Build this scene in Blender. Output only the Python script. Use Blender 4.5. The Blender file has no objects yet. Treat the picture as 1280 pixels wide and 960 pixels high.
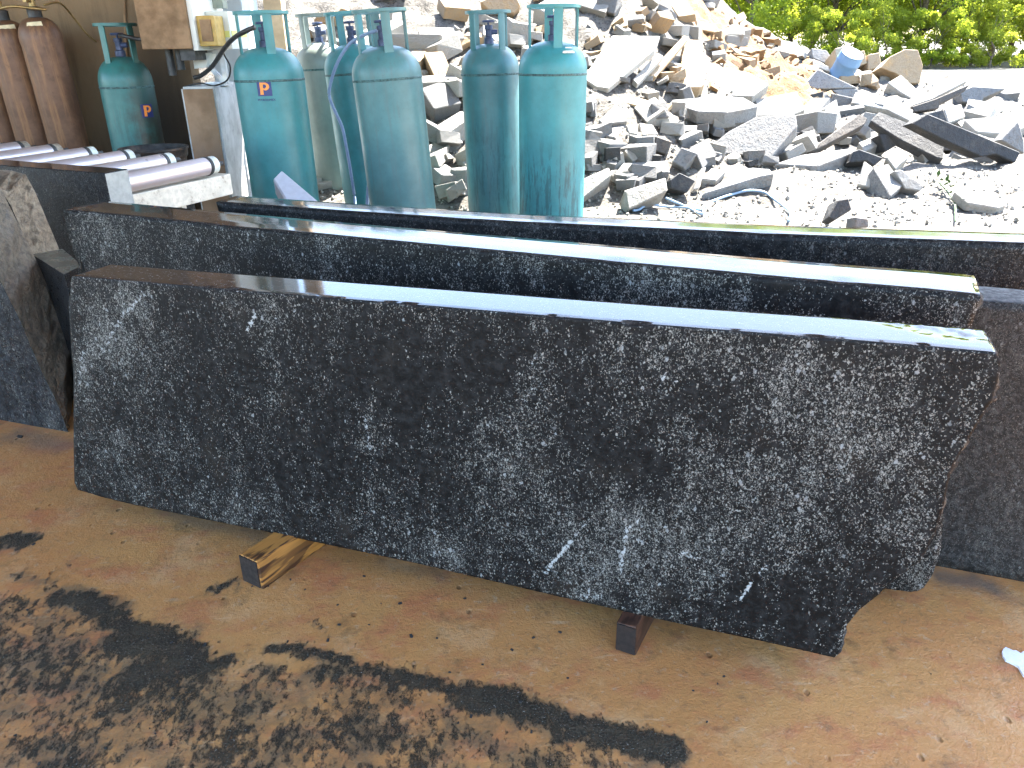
import bpy, bmesh, math, random
import numpy as np
from mathutils import Vector, Matrix, Euler
random.seed(7); rng = np.random.default_rng(7)
S = bpy.context.scene
COL = S.collection
PI = math.pi; RAD = math.radians

# ------------------------------------------------------------------ camera model
F = 980.0; H = 1.05; TH = RAD(23.5); RO = RAD(1.0)
_f = Vector((0, math.cos(TH), -math.sin(TH)))
_u0 = Vector((0, math.sin(TH), math.cos(TH))); _r0 = Vector((1, 0, 0))
_r = _r0*math.cos(RO) - _u0*math.sin(RO)
_u = _u0*math.cos(RO) + _r0*math.sin(RO)
CAM = Vector((0, 0, H))
def ray(u, v): return _f + _r*((u-640)/F) - _u*((v-480)/F)
def atz(u, v, z):
    d = ray(u, v); return CAM + d*((z-H)/d.z)
def aty(u, v, Y):
    d = ray(u, v); return CAM + d*(Y/d.y)
def atplane(u, v, p, n):
    d = ray(u, v); n = Vector(n); return CAM + d*((Vector(p)-CAM).dot(n)/d.dot(n))

cam = bpy.data.cameras.new('camera'); camo = bpy.data.objects.new('camera', cam); COL.objects.link(camo)
camo.matrix_world = Matrix(((_r.x, _u.x, -_f.x, 0), (_r.y, _u.y, -_f.y, 0), (_r.z, _u.z, -_f.z, H), (0, 0, 0, 1)))
cam.sensor_width = 36; cam.lens = 36*F/1280; cam.clip_end = 2000; cam.clip_start = .02
S.camera = camo

# ------------------------------------------------------------------ noise
def vnoise(x, y, seed=0):
    xi = np.floor(x).astype(np.int64); yi = np.floor(y).astype(np.int64); xf = x-xi; yf = y-yi
    def h(a, b):
        n = (a*374761393 + b*668265263 + seed*982451653) & 0xffffffff
        n = ((n ^ (n >> 13))*1274126177) & 0xffffffff
        return ((n ^ (n >> 16)) & 0xffff)/65535.0
    sx = xf*xf*(3-2*xf); sy = yf*yf*(3-2*yf)
    return (h(xi, yi)*(1-sx)+h(xi+1, yi)*sx)*(1-sy) + (h(xi, yi+1)*(1-sx)+h(xi+1, yi+1)*sx)*sy
def fbm(x, y, o=4, seed=0):
    x = np.asarray(x, float); y = np.asarray(y, float); t = 0; a = .5
    for k in range(o): t = t + a*vnoise(x*2**k, y*2**k, seed+k); a *= .5
    return t/(1-.5**o)

# ------------------------------------------------------------------ node helper
class M:
    def __init__(s, name, rough=.6, **kw):
        s.m = bpy.data.materials.new(name); s.m.use_nodes = True; s.t = s.m.node_tree
        s.b = s.t.nodes['Principled BSDF']; s.b.inputs['Roughness'].default_value = rough
        for k, v in kw.items(): s.b.inputs[k].default_value = v
        s._tc = None
    def n(s, typ, **ins):
        nd = s.t.nodes.new(typ)
        for k, v in ins.items():
            if k.startswith('_'): setattr(nd, k[1:], v); continue
            key = int(k[1:]) if k[0] == 'i' and k[1:].isdigit() else k.replace('__', ' ')
            s.put(nd.inputs[key], v)
        return nd
    def put(s, inp, v):
        if isinstance(v, bpy.types.NodeSocket): s.t.links.new(v, inp)
        elif isinstance(v, bpy.types.Node): s.t.links.new(v.outputs[0], inp)
        else:
            if inp.type == 'RGBA' and len(v) == 3: v = (*v, 1)
            inp.default_value = v
    def obj(s):
        if not s._tc: s._tc = s.n('ShaderNodeTexCoord')
        return s._tc.outputs['Object']
    def gen(s): s.obj(); return s._tc.outputs['Object']
    def map(s, scale=(1, 1, 1), rot=(0, 0, 0), loc=(0, 0, 0), src=None):
        return s.n('ShaderNodeMapping', Vector=src or s.obj(), Scale=scale, Rotation=rot, Location=loc).outputs[0]
    def noise(s, scale, detail=3, rough=.55, vec=None, dist=0):
        return s.n('ShaderNodeTexNoise', Vector=vec or s.obj(), Scale=scale, Detail=detail, Roughness=rough, Distortion=dist).outputs[0]
    def vor(s, scale, vec=None, feature='F1'):
        return s.n('ShaderNodeTexVoronoi', Vector=vec or s.obj(), Scale=scale, _feature=feature)
    def math(s, op, a, b=0., c=None):
        nd = s.n('ShaderNodeMath', _operation=op, i0=a, i1=b)
        if c is not None: s.put(nd.inputs[2], c)
        return nd.outputs[0]
    def step(s, x, lo, hi, a=0., b=1.):
        nd = s.n('ShaderNodeMapRange', Value=x, _interpolation_type='SMOOTHSTEP')
        for i, v in ((1, lo), (2, hi), (3, a), (4, b)): s.put(nd.inputs[i], v)
        return nd.outputs[0]
    def mix(s, f, a, b):
        nd = s.n('ShaderNodeMix', _data_type='RGBA'); s.put(nd.inputs[0], f); s.put(nd.inputs[6], a); s.put(nd.inputs[7], b); return nd.outputs[2]
    def attr(s, name): return s.n('ShaderNodeAttribute', _attribute_name=name).outputs['Fac']
    def bump(s, h, strength=.3, dist=.01):
        s.put(s.b.inputs['Normal'], s.n('ShaderNodeBump', Height=h, Strength=strength, Distance=dist).outputs[0])
    def col(s, c): s.put(s.b.inputs['Base Color'], c); return s
    def rough(s, c): s.put(s.b.inputs['Roughness'], c); return s
    def rand(s): return s.n('ShaderNodeObjectInfo').outputs['Random']
    def sep(s): return s.n('ShaderNodeSeparateXYZ', i0=s.obj()).outputs

def plain(name, c, rough=.6, var=.25, scale=12, metal=0., bump=.15, dirt=None, dirt_amt=.5):
    m = M(name, rough, Metallic=metal)
    n = m.noise(scale, 5, .6)
    c2 = tuple(x*(1-var) for x in c); c1 = tuple(min(1, x*(1+var*.6)) for x in c)
    k = m.mix(m.step(n, .3, .7), c2, c1)
    if dirt:
        k = m.mix(m.math('MULTIPLY', m.step(m.noise(scale*.5, 6, .7), .5, .68), dirt_amt), k, dirt)
    m.col(k); m.rough(m.step(n, .3, .7, min(1, rough*1.2), rough*.8))
    if bump: m.bump(m.noise(scale*6, 4), bump, .004)
    return m.m

def granite(name, use_attr, rough, base=.013, dens=.35, gain=1., bump=.5, streak_rot=RAD(-28), tint=(1, 1, 1), scale=1.):
    m = M(name, rough); m.b.inputs['Specular IOR Level'].default_value = .16
    vec = m.map((1, 1, .72), (0, streak_rot, 0))
    d = m.attr('dens') if use_attr else m.math('ADD', dens, 0.)
    cloud = m.noise(5, 4, .6, vec=m.map((1, 1, .6), (0, streak_rot, 0)))
    d = m.math('ADD', d, m.math('MULTIPLY', m.math('SUBTRACT', cloud, .5), 1.25))
    d = m.math('ADD', d, m.math('MULTIPLY', m.math('SUBTRACT', m.noise(24, 4, .7, vec=m.map((1, 1, .5), (0, streak_rot, 0))), .5), 1.0))
    vn = m.noise(15, 7, .76, vec=m.map((1.15, 1, .45), (0, streak_rot*1.25, 0)), dist=.9)
    d = m.math('MULTIPLY', m.math('ADD', d, .1), m.step(vn, .36, .64, .60, 1.38))
    dd = m.step(d, -.02, 1.25, 0., 1.)
    wv = m.n('ShaderNodeVectorMath', _operation='ADD', i0=vec, i1=m.n('ShaderNodeVectorMath', _operation='SCALE', i0=m.n('ShaderNodeTexNoise', Vector=m.obj(), Scale=240., Detail=1.).outputs[1], Scale=.006).outputs[0]).outputs[0]
    def grains(sc, dens_mul, pw):
        v = m.vor(sc*scale, vec=wv)
        rv = m.n('ShaderNodeSeparateXYZ', i0=v.outputs['Color']).outputs
        thr = m.math('SUBTRACT', 1., m.math('MULTIPLY', m.math('POWER', dd, pw), dens_mul))
        on = m.math('GREATER_THAN', rv[0], thr)
        sh = m.step(v.outputs['Distance'], .30, .62, 1., 0.)
        return m.math('MULTIPLY', m.math('MULTIPLY', on, sh), m.step(rv[1], 0., 1., .25, 1.))
    fl = grains(470, 1.0, .98); fl2 = grains(285, .55, 1.3); big = grains(150, .09, 1.6)
    mid = m.noise(60*scale, 4, .7)
    base_c = m.mix(m.step(mid, .42, .68), tuple(base*t for t in tint), tuple(base*3.2*t for t in tint))
    base_c = m.mix(m.math('MULTIPLY', m.step(m.noise(9, 3), .55, .75), .25), base_c, (.045, .036, .027))
    fc = m.mix(m.noise(300, 1), (.17*gain, .165*gain, .15*gain), (.5*gain, .485*gain, .43*gain))
    c = m.mix(m.math('MULTIPLY', fl, .9), base_c, fc)
    c = m.mix(m.math('MULTIPLY', fl2, .9), c, fc)
    c = m.mix(m.math('MULTIPLY', big, .8), c, (.42*gain, .43*gain, .42*gain))
    if use_attr:
        st = m.attr('streak'); sm = m.step(m.math('ADD', st, m.math('MULTIPLY', m.math('SUBTRACT', m.noise(120, 5, .75), .5), 2.6)), .46, .66)
        c = m.mix(sm, c, (.36, .37, .36))
    m.col(c)
    hgt = m.math('ADD', m.noise(120*scale, 4, .7), m.math('MULTIPLY', m.noise(22, 3), .8))
    if bump: m.bump(hgt, bump, .003)
    m.rough(m.step(mid, .3, .7, rough*.8, min(1., rough*1.2)))
    return m.m

def polished(name, rough=.06, ior=1.28, scratch=True):
    m = M(name, rough, IOR=ior)
    n = m.noise(70, 4, .7); n2 = m.noise(170, 3, .7)
    c = m.mix(m.step(n, .45, .7), (.022, .022, .022), (.07, .067, .062))
    c = m.mix(m.step(n2, .6, .68), c, (.18, .175, .165))
    sc = m.noise(1.0, 4, .7, vec=m.map((14, 110, 1), (0, 0, RAD(35))))
    m.col(m.mix(m.math('MULTIPLY', m.step(sc, .58, .72), .35), c, (.25, .22, .18)))
    m.rough(m.math('ADD', m.step(sc, .5, .75, rough, rough+.12), m.step(m.noise(4, 4, .7), .5, .8, 0., .06)))
    m.bump(m.math('ADD', m.noise(2.2, 2), m.math('MULTIPLY', sc, .05)), .06, .01)
    return m.m

# ------------------------------------------------------------------ mesh helpers
def tag(o, label=None, cat=None, group=None, kind=None):
    if label: o['label'] = label
    if cat: o['category'] = cat
    if group: o['group'] = group
    if kind: o['kind'] = kind
    return o
def empty(name, loc, label, cat, group=None, rz=0):
    o = bpy.data.objects.new(name, None); COL.objects.link(o); o.location = loc; o.rotation_euler = (0, 0, rz)
    o.empty_display_size = .05
    return tag(o, label, cat, group)
def mk(name, verts, faces, mats, parent=None, smooth=False, mi=None, origin=None, flip=False):
    """verts are WORLD coordinates (or the parent's, when there is a parent and origin is None)."""
    V = [Vector(v) for v in verts]
    if origin is not None: V = [v-Vector(origin) for v in V]
    me = bpy.data.meshes.new(name); me.from_pydata(V, [], [tuple(f) for f in faces])
    if not isinstance(mats, (list, tuple)): mats = [mats]
    for m in mats: me.materials.append(m)
    if mi is not None: me.polygons.foreach_set('material_index', mi)
    if smooth: me.polygons.foreach_set('use_smooth', [True]*len(me.polygons))
    me.update()
    bm = bmesh.new(); bm.from_mesh(me); bmesh.ops.recalc_face_normals(bm, faces=bm.faces); bm.to_mesh(me); bm.free()
    o = bpy.data.objects.new(name, me); COL.objects.link(o)
    if origin is not None: o.location = origin
    if parent: o.parent = parent
    return o
class MB:
    def __init__(s): s.v = []; s.f = []; s.mi = []; s.cur = 0
    def add(s, v, f):
        b = len(s.v); s.v += [Vector(p) for p in v]; s.f += [tuple(i+b for i in q) for q in f]; s.mi += [s.cur]*len(f); return s
    def box(s, x0, x1, y0, y1, z0, z1, mat=None):
        v = [Vector((x, y, z)) for z in (z0, z1) for y in (y0, y1) for x in (x0, x1)]
        if mat: v = [mat @ p for p in v]
        return s.add(v, [(0, 2, 3, 1), (4, 5, 7, 6), (0, 1, 5, 4), (2, 6, 7, 3), (0, 4, 6, 2), (1, 3, 7, 5)])
    def bar(s, a, b, w, h, up=(0, 0, 1)):
        a = Vector(a); b = Vector(b); d = (b-a); L = d.length; d.normalize()
        sx = d.cross(Vector(up)); 
        if sx.length < 1e-4: sx = d.cross(Vector((0, 1, 0)))
        sx.normalize(); uz = sx.cross(d)
        v = [p + sx*i*w/2 + uz*j*h/2 for p in (a, b) for i, j in ((-1, -1), (1, -1), (1, 1), (-1, 1))]
        return s.add(v, [(0, 3, 2, 1), (4, 5, 6, 7), (0, 1, 5, 4), (1, 2, 6, 5), (2, 3, 7, 6), (3, 0, 4, 7)])
    def lathe(s, prof, n=32, mat=None, caps=True):
        b = len(s.v); L = len(prof)
        for r, z in prof:
            for k in range(n):
                a = 2*PI*k/n; p = Vector((r*math.cos(a), r*math.sin(a), z)); s.v.append(mat @ p if mat else p)
        fs = [(b+i*n+k, b+i*n+(k+1) % n, b+(i+1)*n+(k+1) % n, b+(i+1)*n+k) for i in range(L-1) for k in range(n)]
        if caps:
            fs.append(tuple(b+k for k in reversed(range(n)))); fs.append(tuple(b+(L-1)*n+k for k in range(n)))
        s.f += fs; s.mi += [s.cur]*len(fs); return s
    def tube(s, pts, r, n=10):
        pts = [Vector(p) for p in pts]; b = len(s.v); up = Vector((0, 0, 1)); L = len(pts)
        for i, p in enumerate(pts):
            d = (pts[min(i+1, L-1)]-pts[max(i-1, 0)]).normalized()
            sx = d.cross(up)
            if sx.length < .05: sx = d.cross(Vector((1, 0, 0)))
            sx.normalize(); uz = sx.cross(d); rr = r[i] if isinstance(r, (list, tuple)) else r
            for k in range(n):
                a = 2*PI*k/n; s.v.append(p + sx*rr*math.cos(a) + uz*rr*math.sin(a))
        fs = [(b+i*n+k, b+i*n+(k+1) % n, b+(i+1)*n+(k+1) % n, b+(i+1)*n+k) for i in range(L-1) for k in range(n)]
        fs.append(tuple(b+k for k in reversed(range(n)))); fs.append(tuple(b+(L-1)*n+k for k in range(n)))
        s.f += fs; s.mi += [s.cur]*len(fs); return s
    def build(s, name, mats, parent=None, smooth=False, origin=None, bevel=0):
        o = mk(name, s.v, s.f, mats, parent, smooth, s.mi, origin)
        if bevel:
            bm = bmesh.new(); bm.from_mesh(o.data)
            bmesh.ops.bevel(bm, geom=[e for e in bm.edges if e.is_manifold and e.calc_face_angle(0) > .5], offset=bevel, segments=2, affect='EDGES', profile=.6)
            bm.to_mesh(o.data); bm.free()
        return o
def autosmooth(o, ang=35):
    me = o.data; me.polygons.foreach_set('use_smooth', [True]*len(me.polygons))
    bm = bmesh.new(); bm.from_mesh(me)
    for e in bm.edges:
        e.smooth = e.is_manifold and e.calc_face_angle(0) < RAD(ang)
    bm.to_mesh(me); bm.free(); return o
def spline(pts, n=10):
    P = [Vector(p) for p in pts]; P = [P[0]*2-P[1]]+P+[P[-1]*2-P[-2]]; out = []
    for i in range(1, len(P)-2):
        a, b, c, d = P[i-1:i+3]
        for k in range(n):
            t = k/n; out.append(.5*((2*b)+(c-a)*t+(2*a-5*b+4*c-d)*t*t+(3*b-a-3*c+d)*t**3))
    out.append(P[-2]); return out

# ------------------------------------------------------------------ terrain height
CR = [(-12, .6), (-6, .9), (-4, 1.6), (-2.5, 2.3), (1.4, 2.35), (2.3, 1.5), (2.7,1.22), (3.1, 1.0), (3.6, .78), (3.95, .62), (5, .45), (6.5, .3), (8.5, .02), (60, 0)]
CRx = np.array([c[0] for c in CR]); CRz = np.array([c[1] for c in CR])
def hbase(x, y):
    x = np.asarray(x, float); y = np.asarray(y, float)
    xs = x*10.0/np.maximum(y, 5.5)
    c = np.interp(xs, CRx, CRz)
    t = np.clip((y-5.35)/4.7, 0, 1); t = t*.85+.15*t*t*(3-2*t)
    back = 1-np.clip((y-12.5)/6, 0, 1)
    m = c*t*back
    toe = .05*np.clip((y-4.7)/1.0, 0, 1)*np.clip((18-y)/4, 0, 1)
    return m+toe
_CR = CR
def hb(x, y):
    xs = x*10.0/max(y, 5.5); c = 0.
    if xs <= _CR[0][0]: c = _CR[0][1]
    else:
        for (a, p), (b, q) in zip(_CR[:-1], _CR[1:]):
            if a <= xs <= b: c = p+(q-p)*(xs-a)/(b-a); break
    t = min(1, max(0, (y-5.35)/4.7)); t = t*.85+.15*t*t*(3-2*t)
    return c*t*(1-min(1, max(0, (y-12.5)/6))) + .05*min(1, max(0, y-4.7))*min(1, max(0, (18-y)/4))
def ground_hit(u, v, lift=0.):
    d = ray(u, v); t = 3.5
    while t < 60:
        p = CAM+d*t
        if p.z < hb(p.x, p.y)+lift: return p
        if p.z > 3 or p.y > 30: break
        t += .03
    return CAM+d*60

# ------------------------------------------------------------------ world + sun
W = bpy.data.worlds.new('World'); S.world = W; W.use_nodes = True
wt = W.node_tree; bg = wt.nodes['Background']
SUN_AZ, SUN_EL = RAD(38), RAD(55)
sky = wt.nodes.new('ShaderNodeTexSky'); sky.sky_type = 'NISHITA'; sky.sun_disc = False
sky.sun_elevation = SUN_EL; sky.sun_rotation = SUN_AZ; sky.dust_density = 1.0; sky.air_density = 1.0
wt.links.new(sky.outputs[0], bg.inputs[0]); bg.inputs[1].default_value = .10
sl = bpy.data.lights.new('sun', 'SUN'); sl.energy = 4.6; sl.angle = RAD(.53); sl.color = (1, .95, .87)
so = bpy.data.objects.new('sun', sl); COL.objects.link(so)
sd = Vector((math.sin(SUN_AZ)*math.cos(SUN_EL), math.cos(SUN_AZ)*math.cos(SUN_EL), math.sin(SUN_EL)))
so.rotation_euler = sd.to_track_quat('Z', 'Y').to_euler(); so.location = sd*60
S.view_settings.view_transform = 'Standard'; S.view_settings.look = 'None'; S.view_settings.gamma = 1
S.view_settings.exposure = 3.62
S.render.engine = 'CYCLES'
cy = S.cycles; cy.max_bounces = 8; cy.diffuse_bounces = 5; cy.glossy_bounces = 4; cy.transmission_bounces = 4; cy.transparent_max_bounces = 6
cy.use_denoising = True; cy.use_adaptive_sampling = True; cy.adaptive_threshold = .015
cy.sample_clamp_indirect = 12
try: cy.denoiser = 'OPENIMAGEDENOISE'; cy.denoising_input_passes = 'RGB_ALBEDO_NORMAL'; cy.denoising_prefilter = 'ACCURATE'
except Exception: pass

# ------------------------------------------------------------------ materials
MG_front = granite('granite_front', True, .5, base=.0058, gain=.82)
MG_plain = granite('granite_sawn', False, .42, dens=.28, gain=.36, base=.007)
MG_brown = granite('granite_sawn_dull', False, .5, base=.017, dens=.45, gain=.36, tint=(1.06, 1, .94), streak_rot=RAD(-80), scale=1.25)
MG_rough = granite('granite_broken', False, .7, base=.010, dens=.45, gain=.35, bump=1.)
MG_top = polished('granite_polished_wet')
MG_top2 = polished('granite_polished_rough', .09)

def m_floor():
    m = M('stained_cement_floor', .45)
    n1 = m.noise(2.2, 5, .62); n2 = m.noise(6.5, 6, .7, vec=m.map((1, 1.6, 1), (0, 0, RAD(-20)))); n3 = m.noise(40, 4, .7)
    c = m.mix(m.step(n1, .35, .66), (.47, .215, .072), (.50, .26, .088))
    c = m.mix(m.math('MULTIPLY', m.step(n2, .48, .66), .75), c, (.42, .15, .065))
    c = m.mix(m.math('MULTIPLY', m.step(m.noise(5.7, 6, .75), .5, .68), .7), c, (.56, .33, .15))
    c = m.mix(m.math('MULTIPLY', m.step(m.noise(11, 7, .75), .54, .70), .6), c, (.17, .095, .04))
    c = m.mix(m.math('MULTIPLY', m.step(n3, .56, .70), .42), c, (.16, .10, .055))
    c = m.mix(m.math('MULTIPLY', m.step(m.noise(60, 5, .7), .58, .68), .45), c, (.48, .37, .24))
    pv = m.vor(38, vec=m.map((1, .7, 1), (0, 0, RAD(-25))))
    pit = m.math('MULTIPLY', m.step(pv.outputs['Distance'], .10, .26, 1., 0.), m.step(m.n('ShaderNodeSeparateXYZ', i0=pv.outputs['Color']).outputs[0], .93, .95))
    c = m.mix(m.math('MULTIPLY', pit, .5), c, (.11, .065, .035))
    scr = m.noise(1., 5, .7, vec=m.map((9, 60, 9), (0, 0, RAD(38))))
    c = m.mix(m.math('MULTIPLY', m.step(scr, .60, .70), .45), c, (.60, .42, .24))
    c = m.mix(m.math('MULTIPLY', m.step(m.noise(150, 4, .7), .56, .70), .35), c, (.20, .115, .055))
    sl_ = m.attr('slurry_shade'); c = m.mix(m.math('MULTIPLY', sl_, m.step(m.noise(9, 4), .2, .6, .55, .95)), c, (.10, .10, .092))
    s = m.attr('sludge')
    nn = m.math('ADD', m.math('MULTIPLY', m.noise(62, 8, .8, vec=m.map((1, .6, 1), (0, 0, RAD(35)))), .7), m.math('MULTIPLY', m.noise(9, 4, .6), .3))
    mask = m.step(m.math('ADD', s, m.math('MULTIPLY', m.math('SUBTRACT', nn, .5), 3.8)), .46, .74)
    gr = m.noise(260, 2, .6)
    sc = m.mix(m.step(gr, .45, .72), (.026, .024, .018), (.085, .077, .058))
    sc = m.mix(m.step(m.noise(330, 1), .70, .74), sc, (.35, .34, .3))
    sc = m.mix(m.math('MULTIPLY', m.step(m.noise(19, 5, .7), .42, .66), .6), sc, (.085, .066, .042))
    film = m.math('MULTIPLY', m.step(m.math('ADD', s, m.math('MULTIPLY', m.math('SUBTRACT', m.noise(14, 5, .7), .5), 1.4)), .25, .7), .72)
    c = m.mix(film, c, (.13, .095, .055))
    c = m.mix(m.math('MULTIPLY', mask, .93), c, sc)
    m.col(c)
    r = m.step(m.noise(5, 5, .65), .35, .7, .36, .62)
    m.rough(m.math('ADD', m.math('MULTIPLY', mask, .35), r))
    m.put(m.b.inputs['Specular IOR Level'], m.step(mask, 0., 1., .33, .12))
    h = m.math('ADD', m.math('MULTIPLY', n3, .35), m.math('ADD', m.math('MULTIPLY', n2, .6), m.math('MULTIPLY', mask, m.math('ADD', .9, m.math('MULTIPLY', gr, 1.4)))))
    h = m.math('ADD', h, m.math('ADD', m.math('MULTIPLY', pit, -.6), m.math('MULTIPLY', m.noise(170, 4, .7), .35)))
    m.bump(h, .9, .006)
    return m.m
M_floor = m_floor()

def m_terrain():
    m = M('rubble_ground_sand', .95)
    n = m.noise(9, 6, .7); n2 = m.noise(45, 4, .7)
    c = m.mix(m.step(n, .3, .7), (.055, .049, .041), (.15, .137, .115))
    c = m.mix(m.step(n2, .5, .66), c, (.028, .025, .021))
    o = m.mix(m.step(m.noise(16, 5, .7), .3, .7), (.075, .038, .012), (.17, .095, .034))
    c = m.mix(m.attr('soil'), c, o)
    m.col(c); m.bump(m.math('ADD', n, m.math('MULTIPLY', n2, .6)), .8, .03); return m.m
def m_rubble(name, a, b, dark, speck=.5, weather=(.20, .14, .08), wamt=.25):
    m = M(name, .85)
    rnd = m.rand()
    n = m.noise(7, 5, .65); n2 = m.noise(80, 3, .7)
    c = m.mix(rnd, a, b)
    c = m.mix(m.math('MULTIPLY', m.step(n, .5, .72), wamt), c, weather)
    n4 = m.noise(24, 5, .75)
    c = m.mix(m.math('MULTIPLY', m.step(n4, .5, .66), speck*.8), c, dark)
    c = m.mix(m.math('MULTIPLY', m.step(n2, .54, .66), speck), c, dark)
    m.col(c); m.bump(m.math('ADD', m.math('MULTIPLY', n2, .4), m.math('ADD', n, m.math('MULTIPLY', n4, .7))), .8, .02); return m.m
MR = {
 'grey': m_rubble('rubble_granite_grey', (.13, .13, .127), (.20, .198, .19), (.045, .045, .045)),
 'dark': m_rubble('rubble_granite_dark', (.028, .030, .032), (.05, .05, .05), (.012, .012, .012), .5, (.2, .17, .13), .2),
 'pale': m_rubble('rubble_granite_pale', (.23, .22, .195), (.34, .33, .30), (.10, .095, .085), .35),
 'tan': m_rubble('rubble_granite_tan', (.26, .18, .10), (.36, .28, .18), (.18, .11, .055), .4, (.45, .25, .08), .5),
 'brown': m_rubble('rubble_granite_weathered', (.055, .048, .042), (.085, .075, .065), (.02, .018, .016), .5),
 'orange': m_rubble('rubble_clay', (.15, .075, .022), (.24, .135, .05), (.09, .04, .014), .5, (.22, .11, .03), .5),
}

# ------------------------------------------------------------------ ground, floor
def gridmesh(name, xs, ys, zf, mat, kind='structure', attrs=None):
    X, Y = np.meshgrid(xs, ys); Z = zf(X, Y); nx, ny = len(xs), len(ys)
    v = np.stack([X.ravel(), Y.ravel(), Z.ravel()], 1)
    i = np.arange(nx*ny).reshape(ny, nx)
    f = np.stack([i[:-1, :-1].ravel(), i[:-1, 1:].ravel(), i[1:, 1:].ravel(), i[1:, :-1].ravel()], 1)
    me = bpy.data.meshes.new(name); me.from_pydata(v.tolist(), [], f.tolist()); me.materials.append(mat)
    me.polygons.foreach_set('use_smooth', [True]*len(me.polygons))
    for k, fn in (attrs or {}).items():
        a = me.attributes.new(k, 'FLOAT', 'POINT'); a.data.foreach_set('value', np.clip(fn(X, Y), 0, 2).ravel().astype(np.float32))
    me.update(); o = bpy.data.objects.new(name, me); COL.objects.link(o); tag(o, kind=kind); return o

def axis(a, b, lo, hi, fine, grow=1.35):
    mid = list(np.arange(lo, hi+1e-6, fine)); l = []; st = fine; x = lo
    while x > a: st *= grow; x -= st; l.append(max(x, a))
    r = []; st = fine; x = hi
    while x < b: st *= grow; x += st; r.append(min(x, b))
    return np.array(sorted(set(l)) + mid + sorted(set(r)))

def soil(X, Y):   # orange clay heap
    c = ground_hit(955, 85); q = ground_hit(985, 55)
    g = np.exp(-(((X-c.x)/.75)**2+((Y-c.y)/1.1)**2))*1.5 + np.exp(-(((X-q.x)/.7)**2+((Y-q.y)/.9)**2))*1.2
    return np.clip((g-.35+.7*(fbm(X*2.2, Y*2.2, 3, 5)-.5))*2.2, 0, 1)
def zter(X, Y):
    h = hbase(X, Y); near = np.clip((Y-4.6)/.8, 0, 1)*np.clip((22-Y)/4, 0, 1)*np.clip((14-np.abs(X))/4, 0, 1)
    n = (fbm(X*1.6, Y*1.6, 3, 1)-.5)*.16 + (fbm(X*7, Y*7, 4, 2)-.5)*.15
    so_ = soil(X, Y)
    return h + near*n*(.55+np.clip(h*2, 0, 1)*.5) + so_*near*(np.abs(fbm(X*9, Y*9, 3, 9)-.5)*.28) - .012*(Y < 4.75)
gridmesh('ground', axis(-260, 260, -4.5, 7.5, .05, 1.4), axis(-60, 420, 4.5, 14, .05, 1.4), zter, m_terrain(), attrs={'soil': soil})

_b1 = [(2, 752, 26), (60, 748, 20), (120, 762, 34), (165, 780, 36), (205, 805, 40), (232, 830, 38), (180, 850, 40), (110, 845, 40)]
SL_CAPS = [  # pixel polylines (u, v, half width, strength) of black slurry
 ([(70, 750), (110, 752), (140, 775), (175, 790)], 17, .92), ([(150, 800), (215, 812), (235, 830), (170, 850)], 24, .95), ([(200, 850), (150, 880), (60, 860)], 34, .6),
 ([(225, 838), (262, 832), (290, 822)], 9, .85), ([(345, 812), (375, 815), (405, 818), (440, 832)], 8, .85), ([(405, 845), (470, 843), (525, 850), (560, 868)], 11, .75),
 ([(575, 868), (640, 880), (690, 903), (740, 918), (790, 932), (850, 950)], 17, .95), ([(-30, 684), (10, 678), (34, 680)], 10, 1.),
 ([(0, 770), (30, 800), (0, 850)], 30, .5), ([(320, 838), (345, 850), (310, 870)], 12, .65), ([(490, 855), (500, 880), (440, 900)], 22, .55),
 ([(350, 925), (420, 935), (520, 925)], 26, .58), ([(300, 950), (200, 960)], 30, .5), ([(600, 930), (680, 955)], 20, .6), ([(120, 680), (60, 720)], 8, .35),
 ([(10, 960), (60, 930), (100, 950)], 26, .6), ([(20, 718), (60, 735)], 12, .5), ([(265, 740), (285, 728), (300, 742)], 7, .62), ([(415, 800), (400, 780)], 7, .42)]
SL_CAPS = [([atz(a, b, 0).xy for a, b in pl], w, s, [atz(a, b, 0).y for a, b in pl]) for pl, w, s in SL_CAPS]
def capfield(X, Y, caps):
    X = X+.05*(fbm(X*16, Y*16, 4, 51)-.5)+.012*(fbm(X*70, Y*70, 2, 53)-.5); Y = Y+.045*(fbm(X*16, Y*16, 4, 52)-.5)
    out = np.zeros_like(X)
    for pl, w, s, yy in caps:
        for a, b, ya in zip(pl[:-1], pl[1:], yy):
            sc = math.hypot(ya, H)/F; wx, wy = w*sc, w*sc/.6
            dx, dy = (b.x-a.x), (b.y-a.y); px, py = (X-a.x), (Y-a.y)
            t = np.clip((px*dx+py*dy)/(dx*dx+dy*dy+1e-9), 0, 1)
            d = 1.25*np.sqrt(((px-t*dx)/wx)**2+((py-t*dy)/wy)**2)
            out = np.maximum(out, s*np.exp(-(d/1.25)**2.2))
    return out
_band = [atz(u, v, 0) for u, v in [(-400, 690), (0, 735), (90, 740), (230, 810), (330, 815), (480, 840), (600, 868), (740, 918), (860, 958), (1000, 1040)]]
_bx = np.array([p.x for p in _band]); _by = np.array([p.y for p in _band])
def sludge(X, Y):
    yb = np.interp(X, _bx, _by)
    spk = .30*np.clip((yb-Y)/.04, 0, 1)*np.clip((.62-X)/.2, 0, 1) + .12*np.clip((yb-Y+.12)/.15, 0, 1)*(X < .7)
    spk = spk + .14*(fbm(X*7, Y*7, 3, 31)-.5) + .09*np.clip((yb-.03-Y)/.06, 0, 1)*np.clip((-.15-X)/.25, 0, 1)
    return np.maximum(capfield(X, Y, SL_CAPS), spk)*np.clip((1.9-Y)/.2, 0, 1)*np.clip((X+2.2)/.5, 0, 1)
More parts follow.
